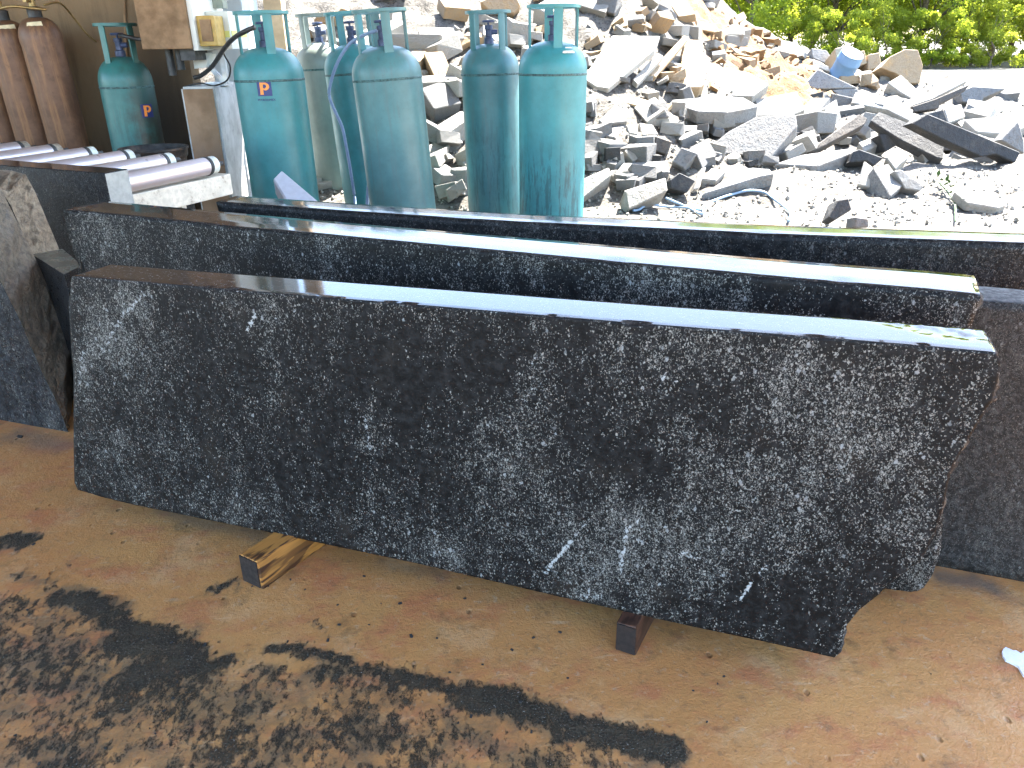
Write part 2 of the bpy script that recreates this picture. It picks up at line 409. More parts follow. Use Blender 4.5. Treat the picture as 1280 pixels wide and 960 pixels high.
SLURRY_SHADE = [([(1170, 722), (1225, 728), (1245, 738)], 12, .8), ([(800, 768), (850, 768), (885, 775)], 9, .65), ([(200, 640), (260, 655), (330, 672)], 8, .5), ([(470, 705), (560, 720)], 8, .35), ([(20, 545), (80, 560)], 14, .6), ([(560, 870), (700, 880)], 3, .0)]  # slurry stains, with the shade along the slab base painted in
SLURRY_SHADE = [([atz(a, b, 0).xy for a, b in pl], w, s, [atz(a, b, 0).y for a, b in pl]) for pl, w, s in SLURRY_SHADE]
def zfloor(X, Y):
    return .004 + .003*(fbm(X*3, Y*3, 3, 11)-.5) + .004*np.clip(sludge(X, Y)-.5, 0, .6)*fbm(X*60, Y*60, 2, 12)
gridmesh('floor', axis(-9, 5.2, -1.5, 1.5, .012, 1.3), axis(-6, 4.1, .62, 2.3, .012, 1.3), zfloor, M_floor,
         attrs={'sludge': sludge, 'slurry_shade': lambda X, Y: capfield(X, Y, SLURRY_SHADE)})

# bright glint on the floor at the edge, painted as a white patch
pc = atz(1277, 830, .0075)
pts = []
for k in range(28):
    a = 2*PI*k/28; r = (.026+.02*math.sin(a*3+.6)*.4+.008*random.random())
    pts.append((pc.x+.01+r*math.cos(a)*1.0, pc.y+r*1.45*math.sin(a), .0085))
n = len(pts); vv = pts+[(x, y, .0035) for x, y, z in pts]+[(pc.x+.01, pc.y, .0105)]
o = mk('painted_glint', vv, [(k, (k+1) % n, 2*n) for k in range(n)]+[(k, k+n, (k+1) % n+n, (k+1) % n) for k in range(n)], plain('glint_white', (.8, .82, .86), .35, .05, 60), origin=(pc.x, pc.y, .004))
tag(o, 'small bluish white patch painted as a light spot on the orange cement floor', 'glint')

# ------------------------------------------------------------------ granite slabs
def samp(pl, n):
    P = [Vector((*p, 0)) for p in pl]; L = [0]
    for a, b in zip(P[:-1], P[1:]): L.append(L[-1]+(b-a).length)
    out = []
    for k in range(n):
        t = L[-1]*k/(n-1); i = max(j for j in range(len(L)) if L[j] <= t+1e-9); i = min(i, len(P)-2)
        q = (t-L[i])/(L[i+1]-L[i]); out.append((P[i]*(1-q)+P[i+1]*q).xy)
    return out
def slab(name, label, p, q, thick, top, right, bottom, left, mats, nu=160, nv=50, dens=None, streaks=None, rough_end=.010, chip=None, group=None, lean=0., cat='stone slab'):
    """outline in photo pixels on the vertical plane through the floor points p,q; mats = front, top, ends."""
    p = Vector((*p, 0)); q = Vector((*q, 0)); d = (q-p).normalized(); n = Vector((-d.y, d.x, 0))    # n points away from the camera
    T = samp(top, nu); B = samp(bottom, nu); Lf = samp(left, nv); Rt = samp(right, nv)    # top/bottom go from left to right, left/right from top to bottom
    px = np.zeros((nv, nu, 2))
    for j in range(nv):
        t = j/(nv-1)
        for i in range(nu):
            s = i/(nu-1)
            c = (T[i]*(1-t)+B[i]*t) + (Lf[j]*(1-s)+Rt[j]*s) - ((T[0]*(1-s)+T[-1]*s)*(1-t)+(B[0]*(1-s)+B[-1]*s)*t)
            px[j, i] = c
    ux, uy = px[..., 0].ravel(), px[..., 1].ravel()
    plane_n = (n - Vector((0, 0, 1))*lean*-1).normalized() if lean else n
    V = [atplane(a, b, p, plane_n) for a, b in zip(ux, uy)]
    V0 = [v.copy() for v in V]; sx = random.random()*90
    for i in range(nu):
        q = float(fbm(np.array(i*.21+sx), np.array(.5), 4, 91)); V[i] = V[i]-Vector((0, 0, 1))*(.0012*q+.012*max(0, q-.62))+n*(.010*max(0, q-.62))
    zmin = min(v.z for v in V); zc = sum(v.z for v in V)/len(V)
    # boundary ring (ordered)
    ring = [(0, i) for i in range(nu)]+[(j, nu-1) for j in range(1, nv)]+[(nv-1, i) for i in range(nu-2, -1, -1)]+[(j, 0) for j in range(nv-2, 0, -1)]
    side = ['t']*nu+['r']*(nv-1)+['b']*(nu-1)+['l']*(nv-2)
    faces = []; mi = []
    for j in range(nv-1):
        for i in range(nu-1):
            faces.append((j*nu+i, (j+1)*nu+i, (j+1)*nu+i+1, j*nu+i+1)); mi.append(0)
    NB = len(V); K = 7; R = len(ring); sg = random.randint(0, 999)
    back = [v + n*thick for v in V0]
    loops = [[j*nu+i for j, i in ring]]
    if chip: K = 18
    verts = list(V)
    for k in range(1, K):
        lp = []
        for r, (j, i) in enumerate(ring):
            v = (V0 if k > 1 else V)[j*nu+i] + n*(thick*k/K); sd_ = side[r]; s = i/(nu-1)
            amp = rough_end*(.9 if sd_ in 'rl' else .25 if sd_ == 'b' else 0)
            off = amp*(2*float(fbm(np.array(r*.22), np.array(k*.9+sg), 4, sg))-1)*2
            if sd_ == 'r': v = v + d*off + d*0
            if sd_ == 'l': v = v - d*off
            if sd_ == 'b': v = v + Vector((0, 0, off))
            if chip and sd_ == 't': v = v + chip(s, k/K)
            verts.append(v); lp.append(len(verts)-1)
        loops.append(lp)
    bb = len(verts)
    if chip: 
        for i in range(nu): back[i] = back[i]+chip(i/(nu-1), 1.)
    verts += back; loops.append([bb+j*nu+i for j, i in ring])
    for a, b in zip(loops[:-1], loops[1:]):
        for r in range(R):
            r2 = (r+1) % R
            faces.append((a[r], a[r2], b[r2], b[r]))
            sd_ = side[r] if side[r] == side[r2] or side[r] != 'l' else side[r]
            ch = chip and sd_ == 't' and chip(ring[r][1]/(nu-1), (loops.index(a)+.5)/K).length > .003
            mi.append(1 if (sd_ == 't' and ring[r][1] < nu-1 and (not ch or True)) else 2)
    for j in range(nv-1):
        for i in range(nu-1):
            faces.append((bb+j*nu+i, bb+j*nu+i+1, bb+(j+1)*nu+i+1, bb+(j+1)*nu+i)); mi.append(2)
    org = Vector((sum(v.x for v in V)/len(V), sum(v.y for v in V)/len(V), zmin))
    o = mk(name, verts, faces, mats, None, False, mi, org)
    # local axes: rotate so that object x runs along the slab
    ang = math.atan2(d.y, d.x); Rm = Matrix.Rotation(-ang, 4, 'Z'); o.data.transform(Rm); o.rotation_euler = (0, 0, ang)
    A = o.data.attributes.new('dens', 'FLOAT', 'POINT'); dv = np.full(len(verts), .4)
    Sk = o.data.attributes.new('streak', 'FLOAT', 'POINT'); sv = np.zeros(len(verts))
    if dens is not None: dv[:NB] = dens(ux, uy); dv[bb:] = .4
    if streaks is not None: sv[:NB] = streaks(ux, uy)
    A.data.foreach_set('value', dv.astype(np.float32)); Sk.data.foreach_set('value', sv.astype(np.float32))
    sm = [m_ in (0, 1) for m_ in mi]; o.data.polygons.foreach_set('use_smooth', sm)
    tag(o, label, cat, group); return o

def g(u, v, cx, cy_, rx, ry, a, rot=0):
    c, s = math.cos(RAD(rot)), math.sin(RAD(rot)); x = (u-cx); y = (v-cy_)
    return a*np.exp(-(((x*c+y*s)/rx)**2+((-x*s+y*c)/ry)**2))
def dens1(u, v):
    d = np.full(u.shape, .235)
    for a in [(140, 420, 26, 75, .55, 14), (165, 375, 30, 22, .35), (105, 470, 16, 60, .35), (170, 540, 20, 60, .2), (140, 560, 30, 20, .18), (300, 620, 120, 40, .12), (460, 520, 12, 50, .22),
              (660, 480, 26, 70, .34, 20), (640, 590, 26, 90, .32, 28), (560, 690, 60, 30, .28), (720, 720, 60, 40, .3), (830, 690, 110, 60, .42), (960, 640, 120, 70, .20, -20), (1000, 540, 120, 90, .12),
              (1080, 490, 90, 50, .14), (880, 440, 120, 40, .12), (1130, 640, 40, 90, .2), (790, 650, 50, 20, .3), (900, 590, 90, 20, .22, -20),
              (480, 470, 130, 60, -.22), (290, 480, 60, 60, -.14), (380, 570, 70, 40, -.16, 20), (240, 350, 60, 20, -.1), (960, 755, 90, 36, -.2), (600, 430, 60, 40, -.12), (740, 560, 60, 60, -.12), (1060, 770, 40, 50, -.12), (1180, 620, 26, 90, -.15)]:
        d = d + g(u, v, *a)
    return d
def strk(u, v, L):
    o = np.zeros(u.shape)
    for a, b, w, s in L:
        dx, dy = b[0]-a[0], b[1]-a[1]; t = np.clip(((u-a[0])*dx+(v-a[1])*dy)/(dx*dx+dy*dy), 0, 1)
        o = np.maximum(o, s*np.exp(-(((u-a[0]-t*dx)**2+(v-a[1]-t*dy)**2)/w**2)))
    return o
ST1 = [((309, 412), (319, 394), 3.2, .8), ((456, 520), (462, 560), 3.5, .55), ((822, 486), (832, 468), 3, .7), ((836, 481), (853, 474), 2.5, .6), ((662, 462), (672, 440), 4, .5), ((655, 500), (676, 478), 4, .45),
       ((682, 715), (714, 676), 3.5, .75), ((714, 676), (735, 650), 3, .45), ((776, 715), (784, 660), 4, .6), ((784, 660), (800, 650), 4, .55), ((926, 748), (940, 728), 3, .75), ((950, 716), (958, 708), 4, .6),
       ((728, 742), (750, 746), 7, .5), ((850, 690), (880, 700), 5, .5), ((915, 640), (950, 622), 4, .42), ((690, 710), (700, 725), 4, .4), ((550, 690), (575, 680), 4, .45), ((128, 440), (150, 400), 5, .5), ((150, 400), (178, 368), 5, .5), ((100, 480), (104, 440), 4, .5), ((250, 545), (262, 525), 3, .4)]
def chip1(s, k):
    if s < .85: return Vector((0, 0, 0))
    a = min(1, (s-.85)/.09); e = .34+.62*(1-a); n_ = float(fbm(np.array(s*110), np.array(k*5.), 4, 77))-.5
    t = min(1, max(0, (k-e)/.3)); t = t*t*(3-2*t)
    return Vector((0, 0, t*(-.001+.0035*n_)))
blA, brA = atz(95, 610, .075), atz(1045, 820, .075)
slab('granite_slab', 'front dark granite slab with white flecks standing upright on two wood blocks', blA.xy, brA.xy, .102,
     [(90, 345), (300, 363), (540, 383), (800, 405), (1020, 422), (1160, 433), (1245, 441)],
     [(1245, 441), (1251, 452), (1249, 470), (1240, 500), (1222, 530), (1206, 556), (1188, 590), (1180, 630), (1170, 665), (1152, 700), (1120, 722), (1096, 745), (1074, 762), (1058, 782), (1054, 797), (1050, 815), (1043, 822)],
     [(97, 612), (130, 622), (172, 632), (330, 664), (520, 704), (700, 746), (860, 782), (960, 803), (1043, 822)],
     [(90, 345), (86, 380), (88, 420), (92, 470), (92, 560), (93, 603), (97, 612)],
     [MG_front, MG_top, MG_rough], 320, 110, dens1, lambda u, v: strk(u, v, ST1), .006, chip1, 'dark granite slabs stacked upright')
def dens2(u, v):
    d = np.full(u.shape, .22)
    for a in [(110, 290, 30, 30, .3), (180, 300, 70, 30, .16), (670, 330, 30, 30, .25), (790, 350, 40, 30, .3), (880, 360, 60, 30, .2), (1180, 400, 60, 40, .3), (1050, 385, 30, 15, -.4), (540, 300, 150, 30, -.05), (1140, 700, 60, 60, .35)]: d = d+g(u, v, *a)
    return d
p2, q2 = Vector((-1.223, 2.176)), Vector((.784, 1.254))
slab('granite_slab', 'dark granite slab standing between the front slab and the long back slab', p2, q2, .135,
     [(79, 262), (300, 284), (500, 303), (765, 328), (1000, 350), (1160, 363), (1226, 370)],
     [(1226, 370), (1222, 385), (1212, 415), (1205, 470), (1196, 560), (1180, 620), (1176, 690), (1165, 720), (1152, 738), (1138, 740)],
     [(120, 480), (500, 570), (900, 675), (1100, 735), (1138, 740)],
     [(79, 262), (84, 290), (93, 318), (104, 345), (112, 400), (120, 480)],
     [MG_front, MG_top, MG_rough], 150, 44, dens2, lambda u, v: strk(u, v, [((762, 330), (770, 360), 4, .3), ((640, 312), (662, 350), 3, .35), ((785, 350), (805, 380), 4, .35)]), .012, None, 'dark granite slabs stacked upright')
# short slab behind, at the right end
x0 = atz(1180, 711, 0); dx = (q2-p2).normalized()
px_ = Vector((x0.x, x0.y)); qx_ = px_ + Vector((.93, -.36)).normalized()*1.0
slab('granite_slab', 'dull brownish black granite slab with fine sawn lines beyond the broken ends of the fleck slabs', px_, qx_, .10,
     [(1000, 353), (1226, 375), (1282, 380), (1420, 396)], [(1420, 396), (1415, 560), (1405, 752)], [(1000, 668), (1180, 711), (1282, 729), (1405, 752)], [(1000, 353), (1000, 500), (1000, 668)],
     [MG_brown, plain('granite_sawn_top', (.05, .052, .055), .7, .4, 90, 0, .3), MG_brown], 60, 30, None, None, .006, None, 'dark granite slabs stacked upright')
p3, q3 = Vector((-.86, 2.33)), Vector((1.11, 1.67))
slab('granite_slab', 'long black granite slab behind the others whose thin polished top mirrors trees', p3, q3, .10,
     [(270, 252), (420, 263), (640, 277), (1000, 294), (1282, 304), (1500, 312)], [(1500, 312), (1492, 470), (1458.1, 620.6)], [(327.4, 476.7), (684.6, 522.2), (1030.2, 566.2), (1458.1, 620.6)], [(270, 252), (300, 360), (327.4, 476.7)],
     [MG_plain, MG_top2, MG_rough], 120, 30, None, None, .006, None, 'dark granite slabs stacked upright')

# ------------------------------------------------------------------ wood blocks
def m_wood(name, a, b, ns=1.):
    m = M(name, .5)
    w = m.noise(1., 3, .55, vec=m.map((5*ns, 26, 26), (.15, .1, .35)), dist=1.2)
    st = m.noise(1., 4, .6, vec=m.map((8, 90, 90)))
    c = m.mix(m.step(m.math('ADD', m.math('MULTIPLY', w, .8), m.math('MULTIPLY', st, .25)), .49, .55), a, b)
    c = m.mix(m.math('MULTIPLY', m.step(m.noise(1., 3, vec=m.map((4, 30, 30), (.2, 0, 0))), .5, .6), .5), c, tuple((x*.5+y*.5) for x, y in zip(a, b)))
    m.col(c); m.bump(st, .3, .002); return m.m
WD1 = m_wood('wood_teak', (.44, .20, .045), (.05, .02, .009)); WD2 = m_wood('wood_dark', (.075, .034, .02), (.03, .014, .009))
M_end = plain('wood_end_dark', (.016, .010, .008), .7, .4, 60)
def block(f0, f1, L, w, h, ang, mat, label, twist=0):
    base = atz(*f0, .004); o = empty('wood_block', base, label, 'wood block', 'wood blocks under the slabs', ang)
    b = MB()
    b.box(0, L, -w/2, w/2, 0, h)
    rj = random.Random(int(f0[0]))
    for q in b.v: q += Vector((0, rj.uniform(-.004, .004), rj.uniform(-.003, .001) if q.z > .01 else 0))
    body = b.build('timber', [mat], o, bevel=.003)
    e = MB(); e.box(-.0025, .0, -w/2+.003, w/2-.003, .003, h-.003); e.build('sawn_end', [M_end], o)
    return o
# directions: pointing away under the slab
def yaw(a, b, z=.004):
    p, q = atz(*a, z), atz(*b, z); return math.atan2(q.y-p.y, q.x-p.x)
block((316, 731), None, .55, .058, .07, yaw((322, 733), (395, 682)), WD1, 'light striped wood block jutting out from under the front slab')
block((782, 816), None, .5, .042, .066, RAD(63), WD2, 'dark worn wood block poking out under the middle of the front slab')
def hidden_block(x, y, h, ang, label):
    o = empty('wood_block', (x, y, .004), label, 'wood block', 'wood blocks under the slabs', ang)
    MB().box(-.14, .16, -.03, .03, 0, h-.004).build('timber', [WD2], o, bevel=.003)
    MB().box(-.1425, -.14, -.027, .027, .003, h-.007).build('sawn_end', [M_end], o)
hidden_block(-.86, 2.06, .104, RAD(65), 'worn wood block hidden under one end of the second slab')
hidden_block(.47, 1.455, .056, RAD(65), 'worn wood block hidden under the broken end of the second slab')
hidden_block(-.55, 2.27, .064, RAD(72), 'worn wood block hidden under the long back slab near the conveyor')
hidden_block(1.15, 1.70, .064, RAD(72), 'worn wood block hidden under the long back slab near its far end')

# ------------------------------------------------------------------ leaning slabs at the left
M_tan = (lambda: None)
def m_split(name='granite_split_face', k=1., wet=.55):
    m = M(name, wet)
    n = m.noise(55, 7, .75); n2 = m.noise(7, 4, .6); n3 = m.noise(140, 3, .7)
    c = m.mix(m.step(n, .36, .62), tuple(k*x for x in (.085, .066, .045)), tuple(k*x for x in (.20, .16, .11)))
    c = m.mix(m.math('MULTIPLY', m.step(n2, .48, .68), .6), c, (.20, .12, .06))
    c = m.mix(m.math('MULTIPLY', m.step(n3, .60, .70), .5), c, (.36, .32, .25))
    m.col(c); m.rough(m.step(n2, .4, .7, wet*.6, wet*1.2)); m.bump(m.math('ADD', n, m.math('MULTIPLY', n3, .3)), 1., .02); return m.m
M_split = m_split(k=1.5, wet=.5); M_split2 = m_split('granite_split_tan', 2.1, .8)
def loft(name, label, front, back, n_edge, p, d, t, mats, group=None, nsub=8):
    """front/back: pixel outlines with as many points; the first n_edge points are the broken edge."""
    d = Vector((*d, 0)).normalized(); n = Vector((-d.y, d.x, 0)); p = Vector((*p, 0))
    A = [atplane(a, b, p, n) for a, b in front]; Bk = [atplane(a, b, p+n*t, n) for a, b in back]
    N = len(A)
    # subdivide the outline for roughness
    sub = 9; FA = []; FB = []; ed = []
    for k in range(N):
        k2 = (k+1) % N; s_ = sub if k < n_edge-1 else 1
        for j in range(s_):
            q = j/s_; FA.append(A[k]*(1-q)+A[k2]*q); FB.append(Bk[k]*(1-q)+Bk[k2]*q); ed.append(k < n_edge-1)
    n2 = len(FA); verts = []; faces = []; mi = []
    K = nsub
    for k in range(K+1):
        q = k/K
        for r in range(n2):
            v = FA[r]*(1-q)+FB[r]*q
            if ed[r] and 0 < k < K: v = v + Vector((d.x, d.y, .6))*.035*(float(fbm(np.array(r*.33), np.array(k*.45), 4, int(n2)))-.5)
            verts.append(v)
    for k in range(K):
        for r in range(n2):
            r2 = (r+1) % n2; faces.append((k*n2+r, k*n2+r2, (k+1)*n2+r2, (k+1)*n2+r)); mi.append(1 if ed[r] else 0)
    faces.append(tuple(range(n2))); mi.append(0); faces.append(tuple(K*n2+r for r in reversed(range(n2)))); mi.append(0)
    zmin = min(v.z for v in verts); org = sum(verts, Vector())/len(verts); org.z = zmin
    o = mk(name, verts, faces, mats, None, False, mi, org); tag(o, label, 'stone slab', group); return o
GL = 'offcut slabs leaning at the side'
MG_side = granite('granite_sawn_dark', False, .33, base=.011, dens=.30, gain=.5, tint=(.9, .98, 1.12))
cl0, cl1 = atz(0, 525, .004), atz(85, 540, .004); dC = (cl1-cl0).xy
loft('granite_offcut', 'leaning granite slab with a broad rough brown broken edge beside the front slab',
     [(-70, 235), (0, 350), (25, 400), (50, 460), (72, 505), (85, 540), (-200, 492)], [(-50, 150), (3, 240), (42, 318), (68, 375), (90, 428), (93, 524), (-150, 470)], 6, cl0.xy, dC, .20, [MG_side, M_split], GL)
loft('granite_offcut', 'granite offcut with a pale tan rough edge before the black slab',
     [(-80, 214), (0, 236), (14, 258), (38, 315), (60, 372), (-80, 460)], [(-80, 207), (14, 213), (32, 218), (44, 240), (76, 316), (-80, 440)], 5, (cl0+Vector((.08, .24, 0))).xy, dC, .11, [MG_side, M_split2], GL)
# block with the damp greenish top
nC = Vector((-dC.y, dC.x, 0)).normalized(); pD = cl0+Vector((.30, .16, 0))
zD = .47
tp = [atz(40, 318, zD), atz(80, 343, zD), atz(103, 332, zD), atz(78, 311, zD)]
vv = tp+[Vector((p.x, p.y, .004)) for p in tp]
o = mk('granite_offcut', vv, [(0, 1, 2, 3), (7, 6, 5, 4), (0, 4, 5, 1), (1, 5, 6, 2), (2, 6, 7, 3), (3, 7, 4, 0)], [MG_side, plain('damp_stone_top', (.12, .12, .09), .3, .3, 18)], mi=[1, 0, 0, 0, 0, 0], origin=((tp[0]+tp[2])/2).xy.to_3d()+Vector((0, 0, .004)))
tag(o, 'squared granite block with a damp greenish grey top wedged between leaning slabs', 'stone block', GL)
# black slab standing before the rollers
zb = .67
a_, b_ = atz(-90, 199, zb), atz(130, 216.5, zb); dB = (b_-a_).xy.normalized(); nB = Vector((-dB.y, dB.x))
c_ = atz(160, 211, zb)
tk = max(.08, (c_.xy-b_.xy).dot(nB)); 
e_ = b_.xy + nB*tk + dB*((c_.xy-b_.xy).dot(dB))
ring4 = [a_.xy, b_.xy, e_, a_.xy+nB*tk]
vv = [Vector((*p, zb)) for p in ring4]+[Vector((*p, .004)) for p in ring4]
o = mk('granite_slab', vv, [(0, 1, 2, 3), (7, 6, 5, 4), (0, 4, 5, 1), (1, 5, 6, 2), (2, 6, 7, 3), (3, 7, 4, 0)], [MG_side, MG_top2, plain('skylit_grey_end', (.30, .32, .30), .5, .15, 40)], mi=[1, 0, 0, 2, 0, 0], origin=(*((a_.xy+e_)/2), .004))  # end face painted pale grey as if lit by the sky
bm = bmesh.new(); bm.from_mesh(o.data); bmesh.ops.bevel(bm, geom=bm.edges[:], offset=.003, segments=1, affect='EDGES'); bm.to_mesh(o.data); bm.free()
tag(o, 'black slab with its end painted skylit pale grey in front of the steel rollers', 'stone slab', GL)

# ------------------------------------------------------------------ roller conveyor
M_steel = plain('roller_steel', (.56, .52, .53), .34, .05, 14, .6, .02)
M_band = plain('roller_band', (.03, .035, .035), .6); M_cap = plain('roller_end_cap', (.60, .66, .60), .4, .2, 40)
M_cream = plain('chipped_cream_paint', (.62, .58, .47), .5, .2, 40, 0, .2, (.12, .08, .05), .8)
M_capr = plain('greasy_end', (.32, .27, .2), .7, .4, 50)
zr = .61; RR = .036
R1 = atz(262, 207, zr); Rm_ = atz(158, 228, zr); axd = (Rm_-R1).normalized()
R6 = atz(28, 186, zr); step_ = (R6-R1)/5
cv = empty('roller_conveyor', (R1.x-.7, R1.y-.1, .004), 'roller conveyor with bare steel rollers and a chipped cream end beam', 'conveyor')
org = cv.location
for k in range(7):
    c = R1+step_*k - Vector(org); L = .52
    rot = axd.to_track_quat('Z', 'Y').to_matrix().to_4x4(); mt = Matrix.Translation(c) @ rot
    rl = MB().lathe([(RR, .03), (RR, L)], 24, mt).build('roller', [M_steel], cv); autosmooth(rl)
    b = MB().lathe([(RR*1.04, .012), (RR*1.06, .016), (RR*1.06, .027), (RR*1.04, .03)], 24, mt).build('band', [M_band], rl); autosmooth(b)
    e = MB().lathe([(RR*.75, -.03), (RR*.98, -.022), (RR*.98, .012)], 24, mt).build('end_cap', [M_cap if k < 4 else M_capr], rl); autosmooth(e)
    s = MB().lathe([(.010, -.075), (.010, -.03)], 12, mt).build('axle', [M_band], rl)
zt = zr-.045
ba, bb_ = atz(288, 217, zt)-org, atz(152, 246, zt)-org
dd = (bb_-ba).normalized(); nn_ = Vector((dd.y, -dd.x, 0)); nn_ = nn_ if nn_.x > 0 else -nn_
mbm = MB(); w = .10
v = [ba+nn_*0, bb_, bb_-nn_*w, ba-nn_*w]
mbm.add([p for p in v]+[p-Vector((0, 0, .085)) for p in v], [(0, 1, 2, 3), (7, 6, 5, 4), (0, 4, 5, 1), (1, 5, 6, 2), (2, 6, 7, 3), (3, 7, 4, 0)])
mbm.build('end_beam', [M_cream], cv, bevel=.004)
rd = step_.normalized()
for off, nm in ((.0, 'side_rail'), (.33, 'side_rail')):
    s0 = R1-org+axd*off+rd*.10+Vector((0, 0, -.085)); MB().bar(s0, s0+rd*2.3, .05, .07).build(nm, [M_cream], cv)
    for tpos in (.15, 2.1):
        q = s0+rd*tpos; MB().bar(q-Vector((0, 0, .03)), Vector((q.x, q.y, 0)), .05, .05, (0, 1, 0)).build('leg', [M_cream], cv)

# ------------------------------------------------------------------ shed: wall, added shade roof, posts
def m_wall():
    m = M('dirty_brown_plaster', .85)
    n = m.noise(1.6, 5, .65, vec=m.map((1, 1, .5))); st = m.noise(3, 5, .7, vec=m.map((3, 3, .25)))
    c = m.mix(m.step(n, .3, .7), (.23, .145, .075), (.33, .22, .12))
    c = m.mix(m.math('MULTIPLY', m.step(st, .5, .72), .6), c, (.13, .08, .045))
    c = m.mix(m.math('MULTIPLY', m.step(m.noise(14, 6, .75), .55, .7), .4), c, (.28, .19, .1))
    c = m.mix(m.math('MULTIPLY', m.attr('soot'), .85), c, (.02, .017, .014))
    m.col(c); m.bump(m.noise(30, 5), .4, .01); return m.m
YW = 5.35
xr = aty(244, 120, YW).x
nx, nz = 90, 50; xs = np.linspace(-9, xr, nx); zs = np.linspace(0, 3.15, nz); vv = []; sv = []
s0 = aty(200, 130, YW)
for yy in (YW, YW+.14):
    for z in zs:
        for x in xs: vv.append((x, yy, z)); sv.append(math.exp(-((x-s0.x)/.34)**2-((z-s0.z+.15)/.75)**2)*1.1 if yy == YW else 0)
i = np.arange(nx*nz).reshape(nz, nx); q4 = lambda I: np.stack([I[:-1, :-1].ravel(), I[:-1, 1:].ravel(), I[1:, 1:].ravel(), I[1:, :-1].ravel()], 1).tolist()
fs = q4(i)+[f[::-1] for f in q4(i+nx*nz)]
ringi = list(i[0, :])+list(i[1:, -1])+list(i[-1, -2::-1])+list(i[-2:0:-1, 0])
fs += [(ringi[k], ringi[(k+1) % len(ringi)], ringi[(k+1) % len(ringi)]+nx*nz, ringi[k]+nx*nz) for k in range(len(ringi))]
o = mk('shed_wall', vv, fs, m_wall()); a = o.data.attributes.new('soot', 'FLOAT', 'POINT'); a.data.foreach_set('value', np.array(sv, np.float32))
tag(o, 'dirty brown plastered shed wall blackened by soot near the gas burner', 'wall')
M_tin = plain('added_roof_tin', (.22, .21, .20), .5, .3, 3, .3)
rb = MB(); n = 120; X0, X1, Y0, Y1 = -9.2, 2.65, -.7, 6.0  # unseen roof, added to shade the floor; its edges are shaped for light
prof = [(X0+(X1-X0)*k/n, .018*(1 if k % 2 else -1)) for k in range(n+1)]
zf = lambda y: 3.38-.03*(y)
YE = lambda x: 7.4 if x < -3 else 7.4-1.6*(x+3)/5.65
rb.add([(x, (YE(x) if y == Y1 else y), zf(y)+dz+t) for t in (0, .004) for y in (Y0, Y1) for x, dz in prof],
       [(k, k+1, n+2+k, n+1+k) for k in range(n)]+[(2*n+2+k, 3*n+3+k, 3*n+4+k, 2*n+3+k) for k in range(n)])
rf = empty('added_shade_roof', (0, 1.5, 3.6), 'unseen corrugated tin roof added over the slabs to shade the floor', 'roof')
o = rb.build('added_roof_sheet', [M_tin]); o.parent = rf; o.matrix_parent_inverse = Matrix.Translation((0, -1.5, -3.6))
for y in (-.6, 1.5, 3.6, 5.9):
    o = MB().bar((X0+.1, y, zf(y)-.09), (X1-.1, y, zf(y)-.09), .07, .12).build('added_roof_purlin', [M_tin]); o.parent = rf; o.matrix_parent_inverse = Matrix.Translation((0, -1.5, -3.6))
M_post = plain('post_tan', (.50, .36, .22), .7, .2, 10)
pp = aty(346, 30, 6.02)
o = MB().box(-.062, .062, -.06, .06, 0, zf(6.)-.2).build('shed_post', [M_post], origin=None, bevel=.006); o.location = (pp.x, 6.02, 0)
tag(o, 'tan wooden roof post behind the gas cylinder with the logo', 'post', 'roof posts')
o2 = o.copy(); COL.objects.link(o2); o2.location = (2.55, 2.6, 0); o2['label'] = 'tan wooden roof post outside the picture at the open side of the shed'
o2 = o.copy(); COL.objects.link(o2); o2.location = (2.55, -.6, 0); o2['label'] = 'tan wooden roof post behind the photographer'

# pale blue end pier
M_pier = plain('pale_blue_plaster', (.52, .58, .62), .7, .1, 8, 0, .15, (.3, .31, .31), .4)
pa, pb = aty(262, 60, 5.55), aty(310, 60, 5.55)
o = MB().box(pa.x, pb.x, 5.55, 5.9, 0, 3.1).build('wall_pier', [M_pier], bevel=.008); tag(o, 'pale blue plastered pier at the open end of the brown wall', 'pier')
# plinth
def m_plinth():
    m = M('plinth_concrete', .85)
    n = m.noise(6, 6, .7); st = m.noise(10, 4, .7)
    c = m.mix(m.step(n, .35, .65), (.36, .37, .36), (.52, .53, .52)); c = m.mix(m.math('MULTIPLY', m.step(st, .56, .66), .5), c, (.25, .25, .25))
    m.col(c); m.bump(n, .6, .012); return m.m
M_pl = m_plinth(); M_pl2 = plain('plinth_brown_face', (.27, .17, .10), .85, .25, 7, 0, .3, (.10, .07, .045), .5)
YP = 4.75
p0, p1 = aty(225, 110, YP), aty(268, 108, YP); zp = p1.z
pe = aty(312, 108, 5.54)
vt = [Vector((p0.x, YP, zp)), Vector((p1.x, YP, zp)), Vector((pe.x-.02, 5.54, zp)), Vector((p0.x, 5.33, zp))]
o = mk('concrete_plinth', vt+[Vector((p.x, p.y, 0)) for p in vt], [(0, 1, 2, 3), (7, 6, 5, 4), (0, 4, 5, 1), (1, 5, 6, 2), (2, 6, 7, 3), (3, 7, 4, 0)], [M_pl, M_pl2], mi=[0, 0, 1, 0, 0, 1])  # right side gets a paler colour to stand for light from outside
bm = bmesh.new(); bm.from_mesh(o.data); bmesh.ops.bevel(bm, geom=bm.edges[:], offset=.012, segments=2, affect='EDGES'); bm.to_mesh(o.data); bm.free()
tag(o, 'concrete plinth with a brown face and a side paled for outside light under the machine', 'plinth')
